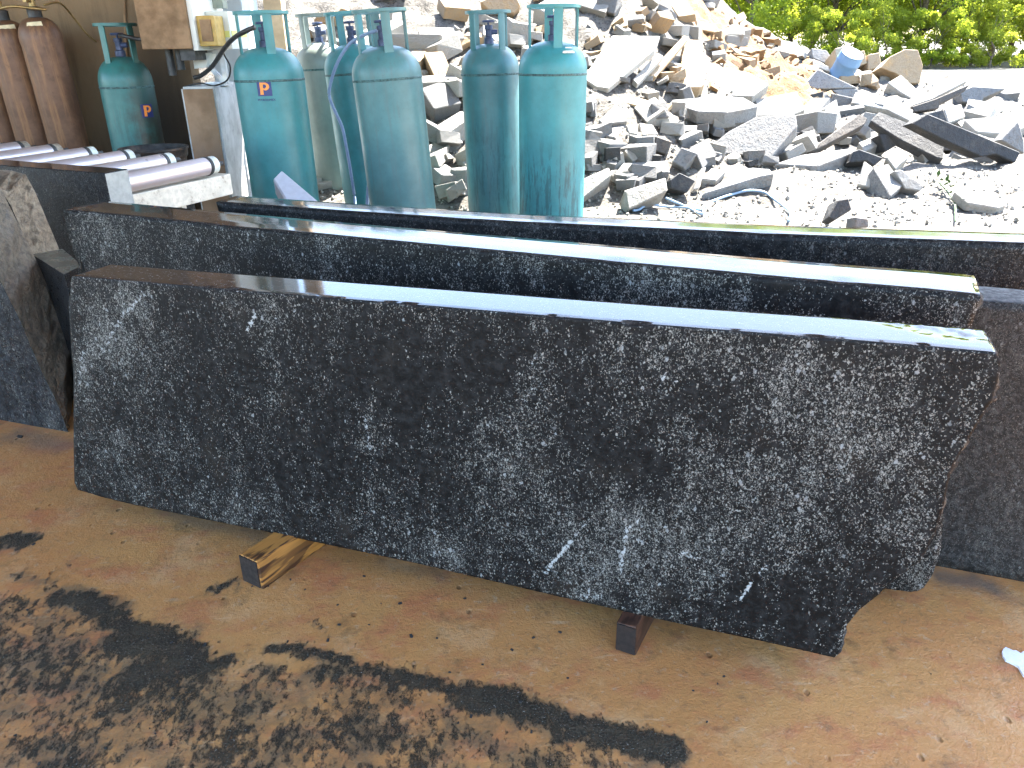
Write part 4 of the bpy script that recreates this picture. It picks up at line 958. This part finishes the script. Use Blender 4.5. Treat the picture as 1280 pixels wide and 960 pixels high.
# ------------------------------------------------------------------ rubble heap: individual stones
def fr(x0, y0, sc): return lambda pts: [(x0+x/sc, y0+y/sc) for x, y in pts]
B8 = fr(720, 90, 5.333); B1 = fr(720, 0, 5.333); Z7 = fr(860, 150, 5.333); Z4 = fr(820, 0, 2.783); B2 = fr(940, 60, 3.765); Z5 = fr(1080, 80, 6.4)
GR = 'stones lying on the rubble heap'
HERO = [
 (B8([(590, 242), (645, 185), (960, 158), (1120, 170), (1215, 225), (1140, 242), (1000, 268), (810, 262), (700, 225)]), (0, -.22, .97), .11, 'grey', 'broad white topped slab overhanging a dark hollow in the heap'),
 (B1([(860, 520), (900, 440), (1150, 480), (1290, 560), (1180, 640), (970, 635), (940, 580)]), (0, -.5, .85), .10, 'pale', 'white flat slab just below the orange clay'),
 (B1([(720, 260), (842, 265), (857, 560), (832, 582), (685, 582)]), (.02, -.58, .81), .16, 'tan', 'long pale stone post pointing down the heap with a tan end'),
 (B1([(480, 488), (722, 232), (752, 252), (532, 512)]), (.15, -.55, .82), .06, 'tan', 'long narrow stone bar sloping beside the pale stone post'),
 (B1([(378, 528), (545, 350), (585, 372), (410, 560)]), (.1, -.55, .82), .05, 'pale', 'short narrow stone bar between the white panel and the long bar'),
 (B1([(48, 520), (240, 235), (560, 238), (525, 330), (215, 590), (130, 575)]), (.0, -.6, .8), .05, 'pale', 'large white sloping panel with a tan lower edge'),
 (B1([(262, 665), (330, 625), (560, 690), (642, 690), (585, 750)]), (0, -.4, .9), .045, 'tan', 'thin tan edged plate lying across the grey blocks'),
 (B8([(152, 320), (265, 215), (318, 240), (345, 330), (180, 350)]), (.1, -.6, .8), .16, 'grey', 'pointed grey block below the thin tan plate'),
 (B8([(132, 412), (160, 362), (332, 350), (262, 436)]), (0, -.28, .96), .2, 'grey', 'squat grey block with bright top at the stack by the teal cylinder'),
 (B8([(308, 430), (330, 410), (520, 424), (470, 460)]), (0, -.25, .97), .21, 'grey', 'chunky grey cube beside the squat block'),
 (B8([(335, 352), (410, 340), (416, 418), (352, 404)]), (.1, -.6, .8), .1, 'pale', 'small white wedge above the chunky cube'),
 (B8([(418, 335), (512, 348), (552, 416), (440, 422)]), (.1, -.6, .8), .1, 'pale', 'curved white chip next to the dark hollow'),
 (B8([(258, 678), (312, 605), (610, 588), (626, 668)]), (0, -.4, .91), .13, 'grey', 'oblong grey block with flat white top low in the heap'),
 (B8([(332, 812), (318, 790), (600, 702), (612, 792), (350, 916)]), (.12, -.82, .55), .2, 'pale', 'rough grey block lying in front of the oblong block'),
 (B8([(10, 728), (220, 632), (236, 690), (20, 862)]), (0, -.75, .66), .2, 'pale', 'slanting rough block beside the foot of the bright cylinder'),
 (B8([(626, 718), (690, 668), (800, 722), (740, 808), (632, 772)]), (.15, -.9, .4), .2, 'dark', 'dark speckled cube low in the heap'),
 (B8([(640, 596), (702, 500), (812, 540), (722, 642)]), (-.1, -.85, .5), .2, 'grey', 'grey cube tipped forward out of the hollow'),
 (B8([(528, 424), (642, 462), (602, 548), (520, 522)]), (0, -.9, .4), .2, 'brown', 'speckled brown block at the edge of the hollow'),
 (B8([(788, 782), (838, 640), (872, 632), (822, 772)]), (.3, -.7, .6), .06, 'pale', 'thin white splinter standing in the rubble'),
 (B8([(838, 712), (900, 640), (1000, 652), (935, 722)]), (0, -.4, .9), .12, 'pale', 'small block with bright top beside the white splinter'),
 (Z7([(85, 500), (340, 330), (430, 315), (545, 325), (576, 362), (480, 380)]), (-.1, -.42, .9), .13, 'grey', 'long thick slab lying flat at the bottom of the heap'),
 (Z4([(198, 502), (250, 458), (350, 405), (486, 398), (492, 440), (402, 548), (225, 532)]), (-.2, -.75, .62), .13, 'grey', 'big flat grey slab tilted forward at the centre of the heap'),
 (Z4([(345, 345), (490, 318), (520, 380), (470, 402), (350, 402)]), (0, -.45, .9), .08, 'pale', 'white flat slab peeking out above the big tilted slab'),
 (Z7([(572, 292), (760, 230), (1080, 188), (1135, 202), (870, 302), (830, 306)]), (0, -.33, .95), .12, 'grey', 'low sunlit slab half sunk in the sand'),
 (B2([(255, 490), (505, 310), (545, 330), (530, 362), (300, 482)]), (.1, -.8, .6), .1, 'brown', 'dark weathered stone bar sloping across the heap'),
 (B2([(340, 285), (400, 240), (422, 332), (365, 390)]), (.3, -.85, .42), .06, 'pale', 'pale shard standing behind the dark weathered bar'),
 (B2([(558, 342), (600, 298), (770, 365), (905, 432), (900, 522), (870, 516), (700, 432)]), (0, -.72, .69), .08, 'dark', 'blackish plank of granite with a speckled end'),
 (B2([(750, 355), (826, 308), (1050, 400), (1265, 490), (1240, 540), (1150, 500), (1080, 512), (905, 432)]), (.1, -.95, .28), .12, 'dark', 'longest blackish granite plank with a lit upper edge'),
 (B2([(745, 275), (800, 230), (1000, 118), (1012, 155), (850, 240)]), (-.2, -.7, .69), .05, 'pale', 'speckled pale fin slab pointing up towards the open yard'),
 (B2([(980, 202), (1040, 180), (1200, 190), (1090, 235), (1080, 262), (990, 252)]), (0, -.9, .43), .3, 'grey', 'grey slab end resting under the speckled fin'),
 (B2([(752, 275), (860, 240), (1030, 168), (1000, 205), (885, 265), (880, 285), (765, 300)]), (0, -.92, .38), .1, 'brown', 'shaded slab edge below the speckled fin'),
 (B2([(905, 285), (985, 262), (1005, 322), (926, 352)]), (0, -.65, .76), .14, 'pale', 'bright white cube behind the longest blackish plank'),
 (B2([(820, 308), (900, 288), (924, 350), (900, 345)]), (.1, -.9, .4), .2, 'dark', 'dark wedge beside the bright white cube'),
 (B2([(1172, 432), (1256, 344), (1282, 442), (1282, 500)]), (.1, -.95, .2), .1, 'grey', 'triangular grey shard beyond the tip of the longest plank'),
 (B2([(1000, 335), (1280, 312), (1320, 360), (1200, 402), (1060, 392)]), (0, -.4, .9), .12, 'pale', 'flat white slab near the triangular shard'),
 (B2([(572, 560), (642, 544), (716, 642), (655, 695)]), (.2, -.5, .84), .26, 'grey', 'upright grey block standing clear of the heap on sand'),
 (B2([(495, 642), (528, 530), (570, 560), (556, 655)]), (-.2, -.75, .62), .08, 'pale', 'white faced block against the upright grey block'),
 (B2([(668, 578), (702, 570), (812, 650), (792, 672), (722, 662)]), (.1, -.85, .5), .12, 'grey', 'low grey wedge behind the upright grey block'),
 (B2([(478, 485), (505, 475), (620, 516), (575, 556), (540, 530), (460, 538)]), (0, -.9, .43), .14, 'dark', 'dark broken block above the upright grey block'),
 (B2([(630, 512), (690, 465), (736, 520), (702, 545), (676, 572)]), (-.1, -.65, .75), .14, 'pale', 'white cube below the speckled blackish plank'),
 (B2([(598, 408), (660, 400), (692, 450), (630, 490)]), (.1, -.92, .35), .16, 'dark', 'black faced stone tucked beneath the speckled plank'),
 (B2([(500, 445), (595, 405), (612, 450), (530, 485)]), (0, -.5, .86), .12, 'pale', 'white topped stone beside the black faced stone'),
 (B2([(358, 796), (402, 715), (455, 705), (472, 760), (385, 812)]), (0, -.92, .4), .12, 'dark', 'half buried dark stone in the pale sand'),
 (B2([(486, 792), (550, 802), (552, 845), (486, 845)]), (0, -.95, .3), .12, 'grey', 'small buried grey stone at the edge of the sand'),
 (B2([(952, 672), (1010, 660), (1198, 735), (1160, 752), (1020, 728)]), (0, -.35, .93), .07, 'pale', 'buried slab with a shaded lower edge in the sand'),
 (B2([(252, 165), (310, 98), (500, 188), (262, 192)]), (0, -.9, .43), .2, 'grey', 'grey overhanging slab below the clay'),
 (B2([(380, 196), (500, 190), (502, 245), (432, 252)]), (0, -.92, .38), .25, 'grey', 'pale grey slab end under the overhang'),
 (B2([(250, 200), (280, 185), (325, 240), (300, 256)]), (0, -.8, .6), .08, 'tan', 'small tan stick of stone under the overhang'),
 (B2([(330, 215), (375, 195), (402, 240), (350, 252)]), (0, -.8, .6), .1, 'tan', 'tan cube beneath the grey overhang'),
 (B2([(490, 205), (620, 225), (760, 290), (742, 342), (640, 290), (470, 256)]), (0, -.62, .78), .07, 'pale', 'white speckled slab above the dark planks'),
 (B2([(640, 162), (702, 125), (772, 190), (742, 232), (690, 200)]), (0, -.65, .76), .16, 'pale', 'white cube below the round tan boulder'),
 (B2([(604, 92), (650, 40), (720, 5), (782, 8), (806, 82), (790, 165), (740, 166), (680, 120)]), (.05, -.93, .36), .5, 'tan', 'round tan boulder with brown scabs at the end of the heap'),
 (B2([(390, 2), (430, -8), (466, 2), (496, 22), (482, 120), (430, 132), (395, 100)]), (0, -.93, .36), .3, 'tan', 'upright yellowish stone in front of the blue drum'),
 (B2([(475, 22), (530, 10), (542, 72), (482, 92)]), (0, -.93, .36), .25, 'tan', 'tan stone beside the yellowish upright one'),
 (B2([(546, 32), (600, 20), (612, 90), (546, 102)]), (0, -.93, .36), .25, 'tan', 'squarish tan stone against the round boulder'),
 (B2([(272, 52), (362, 85), (370, 112), (280, 84)]), (0, -.85, .5), .12, 'pale', 'thin pale stone slat at the foot of the clay'),
 (B2([(280, 0), (352, 10), (372, 40), (362, 80), (285, 45)]), (0, -.85, .5), .2, 'grey', 'grey stone between the clay and the blue drum'),
 (fr(720, 0, 5.333)([(320, 105), (360, 95), (450, 92), (455, 125), (340, 140)]), (0, -.7, .7), .2, 'grey', 'grey stone high on the white heap'),
 (fr(720, 0, 5.333)([(800, 130), (930, 165), (925, 215), (805, 195)]), (0, -.75, .66), .15, 'tan', 'tan oblong stone on the crest by the clay'),
 (fr(500, 0, 4.923)([(490, 10), (560, -20), (720, -20), (742, 30), (700, 80), (560, 70)]), (0, -.9, .43), .4, 'tan', 'rounded cream boulder seen above the gas cylinders'),
 (fr(500, 0, 4.923)([(350, 225), (440, 210), (455, 245), (380, 285)]), (0, -.8, .6), .2, 'tan', 'brown shaded stone between the gas cylinders'),
]
for poly, nrm, th, mk_, lb in HERO:
    hero(poly, nrm, th, MR[mk_], lb, group=GR)

def inside(u, v, poly):
    c = False; n = len(poly)
    for i in range(n):
        (x1, y1), (x2, y2) = poly[i], poly[i-1]
        if (y1 > v) != (y2 > v) and u < (x2-x1)*(v-y1)/(y2-y1)+x1: c = not c
    return c
def covered(u, v, pad):
    return any(inside(u+a*pad, v+b*pad*.8, h[0]) for h in HERO for a, b in ((0, 0), (1, 0), (-1, 0), (0, -1), (.7, -.7), (-.7, -.7)))
# filler stones
def stone_mesh(seed, kind):
    rr = random.Random(seed); bm = bmesh.new()
    if kind == 0:
        bmesh.ops.create_cube(bm, size=1)
        for v in bm.verts: v.co += Vector((rr.uniform(-.10, .10), rr.uniform(-.10, .10), rr.uniform(-.09, .09)))
    else:
        k = rr.choice((5, 6)); a0 = rr.random()*6; vs = []
        for z in (-.5, .5):
            for i in range(k):
                a = a0+2*PI*i/k+rr.uniform(-.25, .25) if z < 0 else 0
                vs.append(None)
        angs = [a0+2*PI*i/k+rr.uniform(-.25, .25) for i in range(k)]
        lo = [bm.verts.new((.55*math.cos(a)*rr.uniform(.8, 1.1), .55*math.sin(a)*rr.uniform(.8, 1.1), -.5)) for a in angs]
        hi = [bm.verts.new((.55*math.cos(a)*rr.uniform(.7, 1.0), .55*math.sin(a)*rr.uniform(.7, 1.0), .5+rr.uniform(-.12, .12))) for a in angs]
        bm.faces.new(list(reversed(lo))); bm.faces.new(hi)
        for i in range(k): bm.faces.new((lo[i], lo[(i+1) % k], hi[(i+1) % k], hi[i]))
    bmesh.ops.triangulate(bm, faces=[f for f in bm.faces if len(f.verts) > 3])
    bmesh.ops.dissolve_limit(bm, angle_limit=.12, verts=bm.verts[:], edges=bm.edges[:])
    bmesh.ops.recalc_face_normals(bm, faces=bm.faces)
    bmesh.ops.bevel(bm, geom=bm.edges[:], offset=.03, segments=1, affect='EDGES')
    me = bpy.data.meshes.new('rubble_stone'); bm.to_mesh(me); bm.free(); return me
SM = {}
for mk_ in MR:
    SM[mk_] = []
    for s_ in range(7):
        me = stone_mesh(s_*13+len(mk_), 1 if s_ in (2, 5) else 0); me.materials.append(MR[mk_]); SM[mk_].append(me)
REG = [  # x0,x1,y0,y1,count,size px lo,hi, material weights, group, label, category
 (380, 760, -10, 120, 84, 11, 34, {'pale': 5, 'tan': 2, 'grey': 2}, 'white stones on the high part of the heap', 'small white stone among many high on the heap behind the gas cylinders'),
 (730, 930, -10, 104, 120, 8, 22, {'tan': 4, 'pale': 5, 'grey': 1}, 'tan and white stones around the pale post', 'small tan or white stone among many around the pale stone post'),
 (535, 590, 60, 255, 16, 12, 34, {'pale': 5, 'grey': 1}, 'white stones seen between the gas cylinders', 'sunlit white stone seen through the gap between the gas cylinders'),
 (722, 900, 100, 235, 100, 13, 30, {'grey': 5, 'dark': 2, 'pale': 2}, 'grey blocks under the overhanging slab', 'small broken block packed among others under the overhanging slab'),
 (890, 1015, 15, 112, 120, 4, 15, {'orange': 9, 'tan': 1}, 'clay lumps on the orange heap', 'crumbly orange clay lump among many on the orange heap'),
 (890, 1020, 105, 205, 70, 11, 26, {'grey': 6, 'pale': 2, 'dark': 1}, 'offcuts around the big tilted slab', 'small dark or grey offcut wedged around the big tilted slab'),
 (1000, 1280, 105, 200, 190, 11, 30, {'grey': 6, 'pale': 4, 'dark': 2}, 'offcuts among the dark planks', 'small grey or white offcut lying among the blackish granite planks'),
 (960, 1140, 60, 110, 18, 9, 20, {'tan': 4, 'pale': 3}, 'tan stones near the blue drum', 'small tan stone on the heap near the blue drum'),
 (380, 420, 60, 240, 8, 10, 26, {'pale': 1}, 'white stones in the gap by the logo cylinder', 'white stone in the bright gap beside the logo cylinder'),
]
for x0, x1, y0, y1, cnt, lo, hi, wts, grp, lab in REG:
    ks = list(wts); ws = list(wts.values())
    for k in range(cnt):
        u, v = random.uniform(x0, x1), y0+(y1-y0)*math.sqrt(random.random())
        P = ground_hit(u, v, .02)
        if P.y > 13: continue
        spx = random.uniform(lo, hi)
        if covered(u, v, spx*.28): continue
        sz = spx*(P-CAM).length/F
        mt = random.choices(ks, ws)[0]
        o = bpy.data.objects.new('clay_lump' if mt == 'orange' else 'rubble_stone', random.choice(SM[mt])); COL.objects.link(o)
        o.location = (P.x, P.y, float(hbase(P.x, P.y))+sz*.22)
        o.scale = (sz*random.uniform(.9, 1.9), sz*random.uniform(.7, 1.2), sz*random.uniform(.35, .8))
        o.rotation_euler = (random.gauss(.12, .28), random.gauss(0, .3), random.uniform(0, 2*PI))
        tag(o, lab, 'stone', grp)
# pebbles: uncountable
pv = MB()
for k in range(4200):
    u, v = random.uniform(380, 1290), random.uniform(60, 300); P = ground_hit(u, v, .0)
    if P.y > 12 or P.y < 4.7: continue
    s_ = random.uniform(.005, .022); z = float(zter(np.array([P.x]), np.array([P.y]))[0]); c = Vector((P.x, P.y, z+s_*.2))
    e = Euler((random.random()*3, random.random()*3, random.random()*3)).to_matrix()
    vs = [c+e @ Vector(d)*s_*random.uniform(.6, 1.2) for d in ((1, 0, 0), (-1, 0, 0), (0, 1, 0), (0, -1, 0), (0, 0, .7), (0, 0, -.7))]
    pv.add(vs, [(0, 2, 4), (2, 1, 4), (1, 3, 4), (3, 0, 4), (2, 0, 5), (1, 2, 5), (3, 1, 5), (0, 3, 5)])
o = pv.build('gravel', [MR['pale']]); tag(o, 'pale gravel strewn over sand and rubble outside the shed', 'gravel', kind='stuff')

# chips on the floor
for (u, v, sp) in [(25, 546, 10), (42, 680, 5), (256, 806, 6), (500, 754, 5), (562, 840, 4), (455, 720, 4), (1150, 700, 4), (700, 790, 4), (905, 845, 4), (410, 800, 5), (640, 812, 4), (514, 795, 6)]+[(random.uniform(0, 900), random.uniform(720, 955), random.uniform(2., 4.5)) for _ in range(45)]:
    P = atz(u, v, .006); s_ = sp*.9/F
    o = bpy.data.objects.new('stone_chip', SM['dark'][int(u) % 7]); COL.objects.link(o); o.location = (P.x, P.y, .005+s_*.2); o.scale = (s_*1.6, s_, s_*.5); o.rotation_euler = (0, 0, u)
    tag(o, 'tiny dark stone chip lying loose on the orange cement floor', 'stone chip', 'stone chips on the floor')

# blue drum, hoses, weed
M_bdr = plain('blue_plastic', (.13, .24, .38), .5, .1, 8)
P = aty(1051, 64, 9.6); sc = 9.6/F
o = empty('blue_drum', P-Vector((0, 0, .33)), 'pale blue plastic drum tipped on the heap below the trees', 'drum'); o.rotation_euler = (RAD(30), RAD(12), 0)
r_ = .13
autosmooth(MB().lathe([(r_*.9, 0), (r_, .02), (r_, .09), (r_*1.04, .10), (r_*1.04, .115), (r_, .125), (r_, .25), (r_*1.04, .26), (r_*1.04, .275), (r_, .285), (r_, .33), (r_*.93, .35)], 32).build('body', [M_bdr], o))
autosmooth(MB().lathe([(r_*.9, .345), (r_*.96, .352), (r_*.96, .366), (r_*.88, .370)], 32).build('lid', [M_bdr], o))
def gl(pts, z): return [Vector((p.x, p.y, float(zter(np.array([p.x]), np.array([p.y]))[0])+z)) for p in (ground_hit(u, v) for u, v in pts)]
M_h2 = plain('blue_water_hose', (.22, .33, .45), .4, .1, 20)
hz_ = gl(Z7([(-150, 560), (0, 608), (90, 655), (110, 610), (200, 560), (300, 525), (400, 512), (500, 518), (570, 545), (640, 585), (682, 635), (665, 695)]), .02)
o = MB().tube(spline(hz_, 8), .0085, 8).build('water_hose', [M_h2], smooth=True, origin=hz_[5]); tag(o, 'light blue water hose looping over the sand at the foot of the heap', 'hose')
hz_ = gl(B8([(380, 960), (420, 940), (480, 918), (560, 905), (650, 905), (740, 925), (830, 952)]), .02)
o = MB().tube(spline(hz_, 8), .008, 8).build('water_hose', [M_h2], smooth=True, origin=hz_[3]); tag(o, 'thin bluish hose arching on bright sand near the bright cylinder', 'hose')
M_wd = plain('weed_green', (.035, .085, .02), .6, .3, 40)
wp = gl(B2([(878, 655), (905, 690), (935, 730), (950, 770), (955, 830)]), .03)
wm = MB().tube(spline(wp, 5), .006, 6)
for k in range(26):
    t = random.random(); c = wp[0].lerp(wp[2], t) if t < .8 else wp[3]; c = c+Vector((random.uniform(-.03, .03), random.uniform(-.03, .03), random.uniform(.0, .06)))
    d = Vector((random.uniform(-1, 1), random.uniform(-1, 1), random.uniform(-.3, .8))).normalized(); s_ = d.cross(Vector((0, 0, 1))).normalized()
    L = random.uniform(.04, .08); wm.add([c, c+d*L*.5+s_*.013, c+d*L, c+d*L*.5-s_*.013], [(0, 1, 2, 3)])
o = wm.build('weed', [M_wd], origin=wp[0]); tag(o, 'dark green weed trailing over the pale sand', 'plant')

# ------------------------------------------------------------------ trees
def m_leaf(name, c1, c2):
    m = M(name, .5); t = m.t
    n = m.noise(1.3, 3); r = m.rand()
    c = m.mix(m.step(m.math('ADD', m.math('MULTIPLY', n, .8), m.math('MULTIPLY', r, .3)), .3, .75), c1, c2)
    m.col(c)
    tr = m.n('ShaderNodeBsdfTranslucent', Color=m.mix(.55, c, (.66, .72, .06)))
    mx = m.n('ShaderNodeMixShader', i0=.7, i1=m.b.outputs[0], i2=tr.outputs[0])
    t.links.new(mx.outputs[0], t.nodes['Material Output'].inputs[0]); return m.m
ML = [m_leaf('leaf_bright', (.12, .20, .022), (.23, .265, .034)), m_leaf('leaf_mid', (.09, .165, .026), (.17, .23, .036)), m_leaf('leaf_yellow', (.15, .19, .026), (.22, .245, .04))]
M_bark = plain('bark', (.12, .09, .06), .9, .4, 12, 0, .6)
def tree_meshes(seed, Ht, Rc, base, nl, leaf, mat, nclump):
    rr = random.Random(seed); tb = MB()
    trunkpts = [Vector((0, 0, 0))]
    for k in range(1, 7): trunkpts.append(Vector((rr.uniform(-.12, .12)*k*.5, rr.uniform(-.12, .12)*k*.5, Ht*.8*k/6)))
    tb.tube(spline(trunkpts, 4), [Ht*.018*(1-.85*i/24) for i in range(25)], 8)
    cl = []
    for k in range(nclump):
        z = base+(Ht-base)*rr.random()**.85; f_ = (z-base)/(Ht-base); rad = Rc*(.55+.6*math.sin(PI*min(1, f_*.9+.12)))*math.sqrt(rr.random()); a = rr.random()*2*PI
        c = Vector((rad*math.cos(a), rad*math.sin(a), z)); cl.append((c, rr.uniform(.35, .9)*Rc*.30))
        if k % 5 == 0:
            i = min(6, max(1, int((z-.8)/(Ht*.8)*6))); s0 = trunkpts[i]
            mid = (s0+c)/2+Vector((0, 0, .25)); tb.tube(spline([s0, mid, c], 4), [.05*(1-.8*j/8)*Ht/8 for j in range(9)], 5)
    n = nl; ci = rng.integers(0, len(cl), n)
    C = np.array([list(c[0]) for c in cl])[ci]; R_ = np.array([c[1] for c in cl])[ci]
    d = rng.normal(size=(n, 3)); d /= np.linalg.norm(d, axis=1)[:, None]; rad = R_*rng.random(n)**.45
    P = C+d*rad[:, None]*np.array([1, 1, .7]); P[:, 2] = np.maximum(P[:, 2], .05)
    a = rng.normal(size=(n, 3))+np.array([0, 0, -.4]); a /= np.linalg.norm(a, axis=1)[:, None]; b = np.cross(a, rng.normal(size=(n, 3))); b /= np.linalg.norm(b, axis=1)[:, None]
    L = leaf*(.6+.8*rng.random(n))[:, None]; Wd = L*.26
    V = np.stack([P, P+a*L*.5+b*Wd, P+a*L, P+a*L*.5-b*Wd], 1).reshape(-1, 3)
    me = bpy.data.meshes.new('crown'); me.from_pydata(V.tolist(), [], np.arange(4*n).reshape(n, 4).tolist()); me.materials.append(mat)
    tm = bpy.data.meshes.new('trunk'); tm.from_pydata(tb.v, [], tb.f); tm.materials.append(M_bark)
    return tm, me
PROT = [tree_meshes(1, 7.4, 3.0, .8, 44000, .105, ML[0], 150), tree_meshes(2, 8.0, 3.4, 1.2, 46000, .11, ML[1], 160), tree_meshes(3, 7.0, 2.8, .5, 40000, .10, ML[2], 130), tree_meshes(4, 7.6, 3.2, .6, 46000, .095, ML[1], 170)]
BUSH = [tree_meshes(11, 2.2, 1.4, .1, 11000, .085, ML[0], 26), tree_meshes(12, 2.8, 1.5, .1, 11500, .085, ML[2], 28)]
TS = [(870, 36, 0, .9), (935, 33, 0, 1.0), (985, 37, 1, .95), (1040, 34, 3, 1.), (1095, 38, 1, 1.05), (1150, 33, 3, 1.0), (1205, 35, 2, 1.1), (1262, 37, 0, 1.0), (1320, 34, 2, 1.05), (1390, 36, 1, 1.), (1470, 35, 0, 1.0), (810, 40, 1, .85), (750, 42, 0, .8),
      (960, 44, 1, 1.15), (1070, 45, 0, 1.2), (1180, 44, 1, 1.2), (1290, 45, 0, 1.2), (1120, 46, 3, 1.25), (1015, 47, 2, 1.15), (1240, 47, 1, 1.3), (900, 46, 3, 1.1), (1550, 38, 1, 1.1)]
LAB = {0: 'bright green leafy tree', 1: 'deep green tall tree', 2: 'yellowish green tree', 3: 'mid green feathery tree'}
WHERE = ['growing at the yard edge behind the rubble crest', 'rising above the orange clay', 'above the blue drum', 'left of the round boulder']
def treelab(u, Y, k):
    if u < 860: w = 'hidden low behind the crest of the white heap'
    elif u < 950: w = 'over the crest beside the orange clay'
    elif u < 1010: w = 'above the slope of the orange clay'
    elif u < 1080: w = 'above the blue drum'
    elif u < 1165: w = 'above the round tan boulder'
    elif u < 1225: w = 'beyond the speckled fin slab'
    elif u < 1290: w = 'above the open bright yard'
    else: w = 'outside the picture beyond the bright yard'
    return LAB[k]+' '+w+(', back row' if Y > 42 else ', front row')
usedl = {}
for u, Y, k, sc in TS:
    p = aty(u, 60, Y); lb = treelab(u, Y, k); 
    o = empty('broadleaf_tree', (p.x, Y, 0), lb, 'tree', 'trees beyond the yard', random.random()*6); o.scale = (sc, sc, sc*1.12)
    for nm, me in zip(('trunk', 'crown'), PROT[k]):
        c = bpy.data.objects.new(nm, me); COL.objects.link(c); c.parent = o
for i, (u, Y, k, sc) in enumerate([(905, 30, 0, .8), (1010, 30, 1, .7), (1050, 29, 0, .8), (1105, 29, 1, .75), (1165, 29.5, 0, .8), (1190, 30, 0, .6), (1240, 29, 1, .8), (1285, 30, 0, .85), (1340, 29, 1, .9), (1135, 31, 0, .8), (1215, 31, 1, .8)]):
    p = aty(u, 70, Y)
    o = empty('shrub', (p.x, Y, 0), 'bushy green shrub at the foot of the trees along the bright yard', 'shrub', 'shrubs under the trees', random.random()*6); o.scale = (sc, sc, sc)
    for nm, me in zip(('stem', 'foliage'), BUSH[k]):
        c = bpy.data.objects.new(nm, me); COL.objects.link(c); c.parent = o
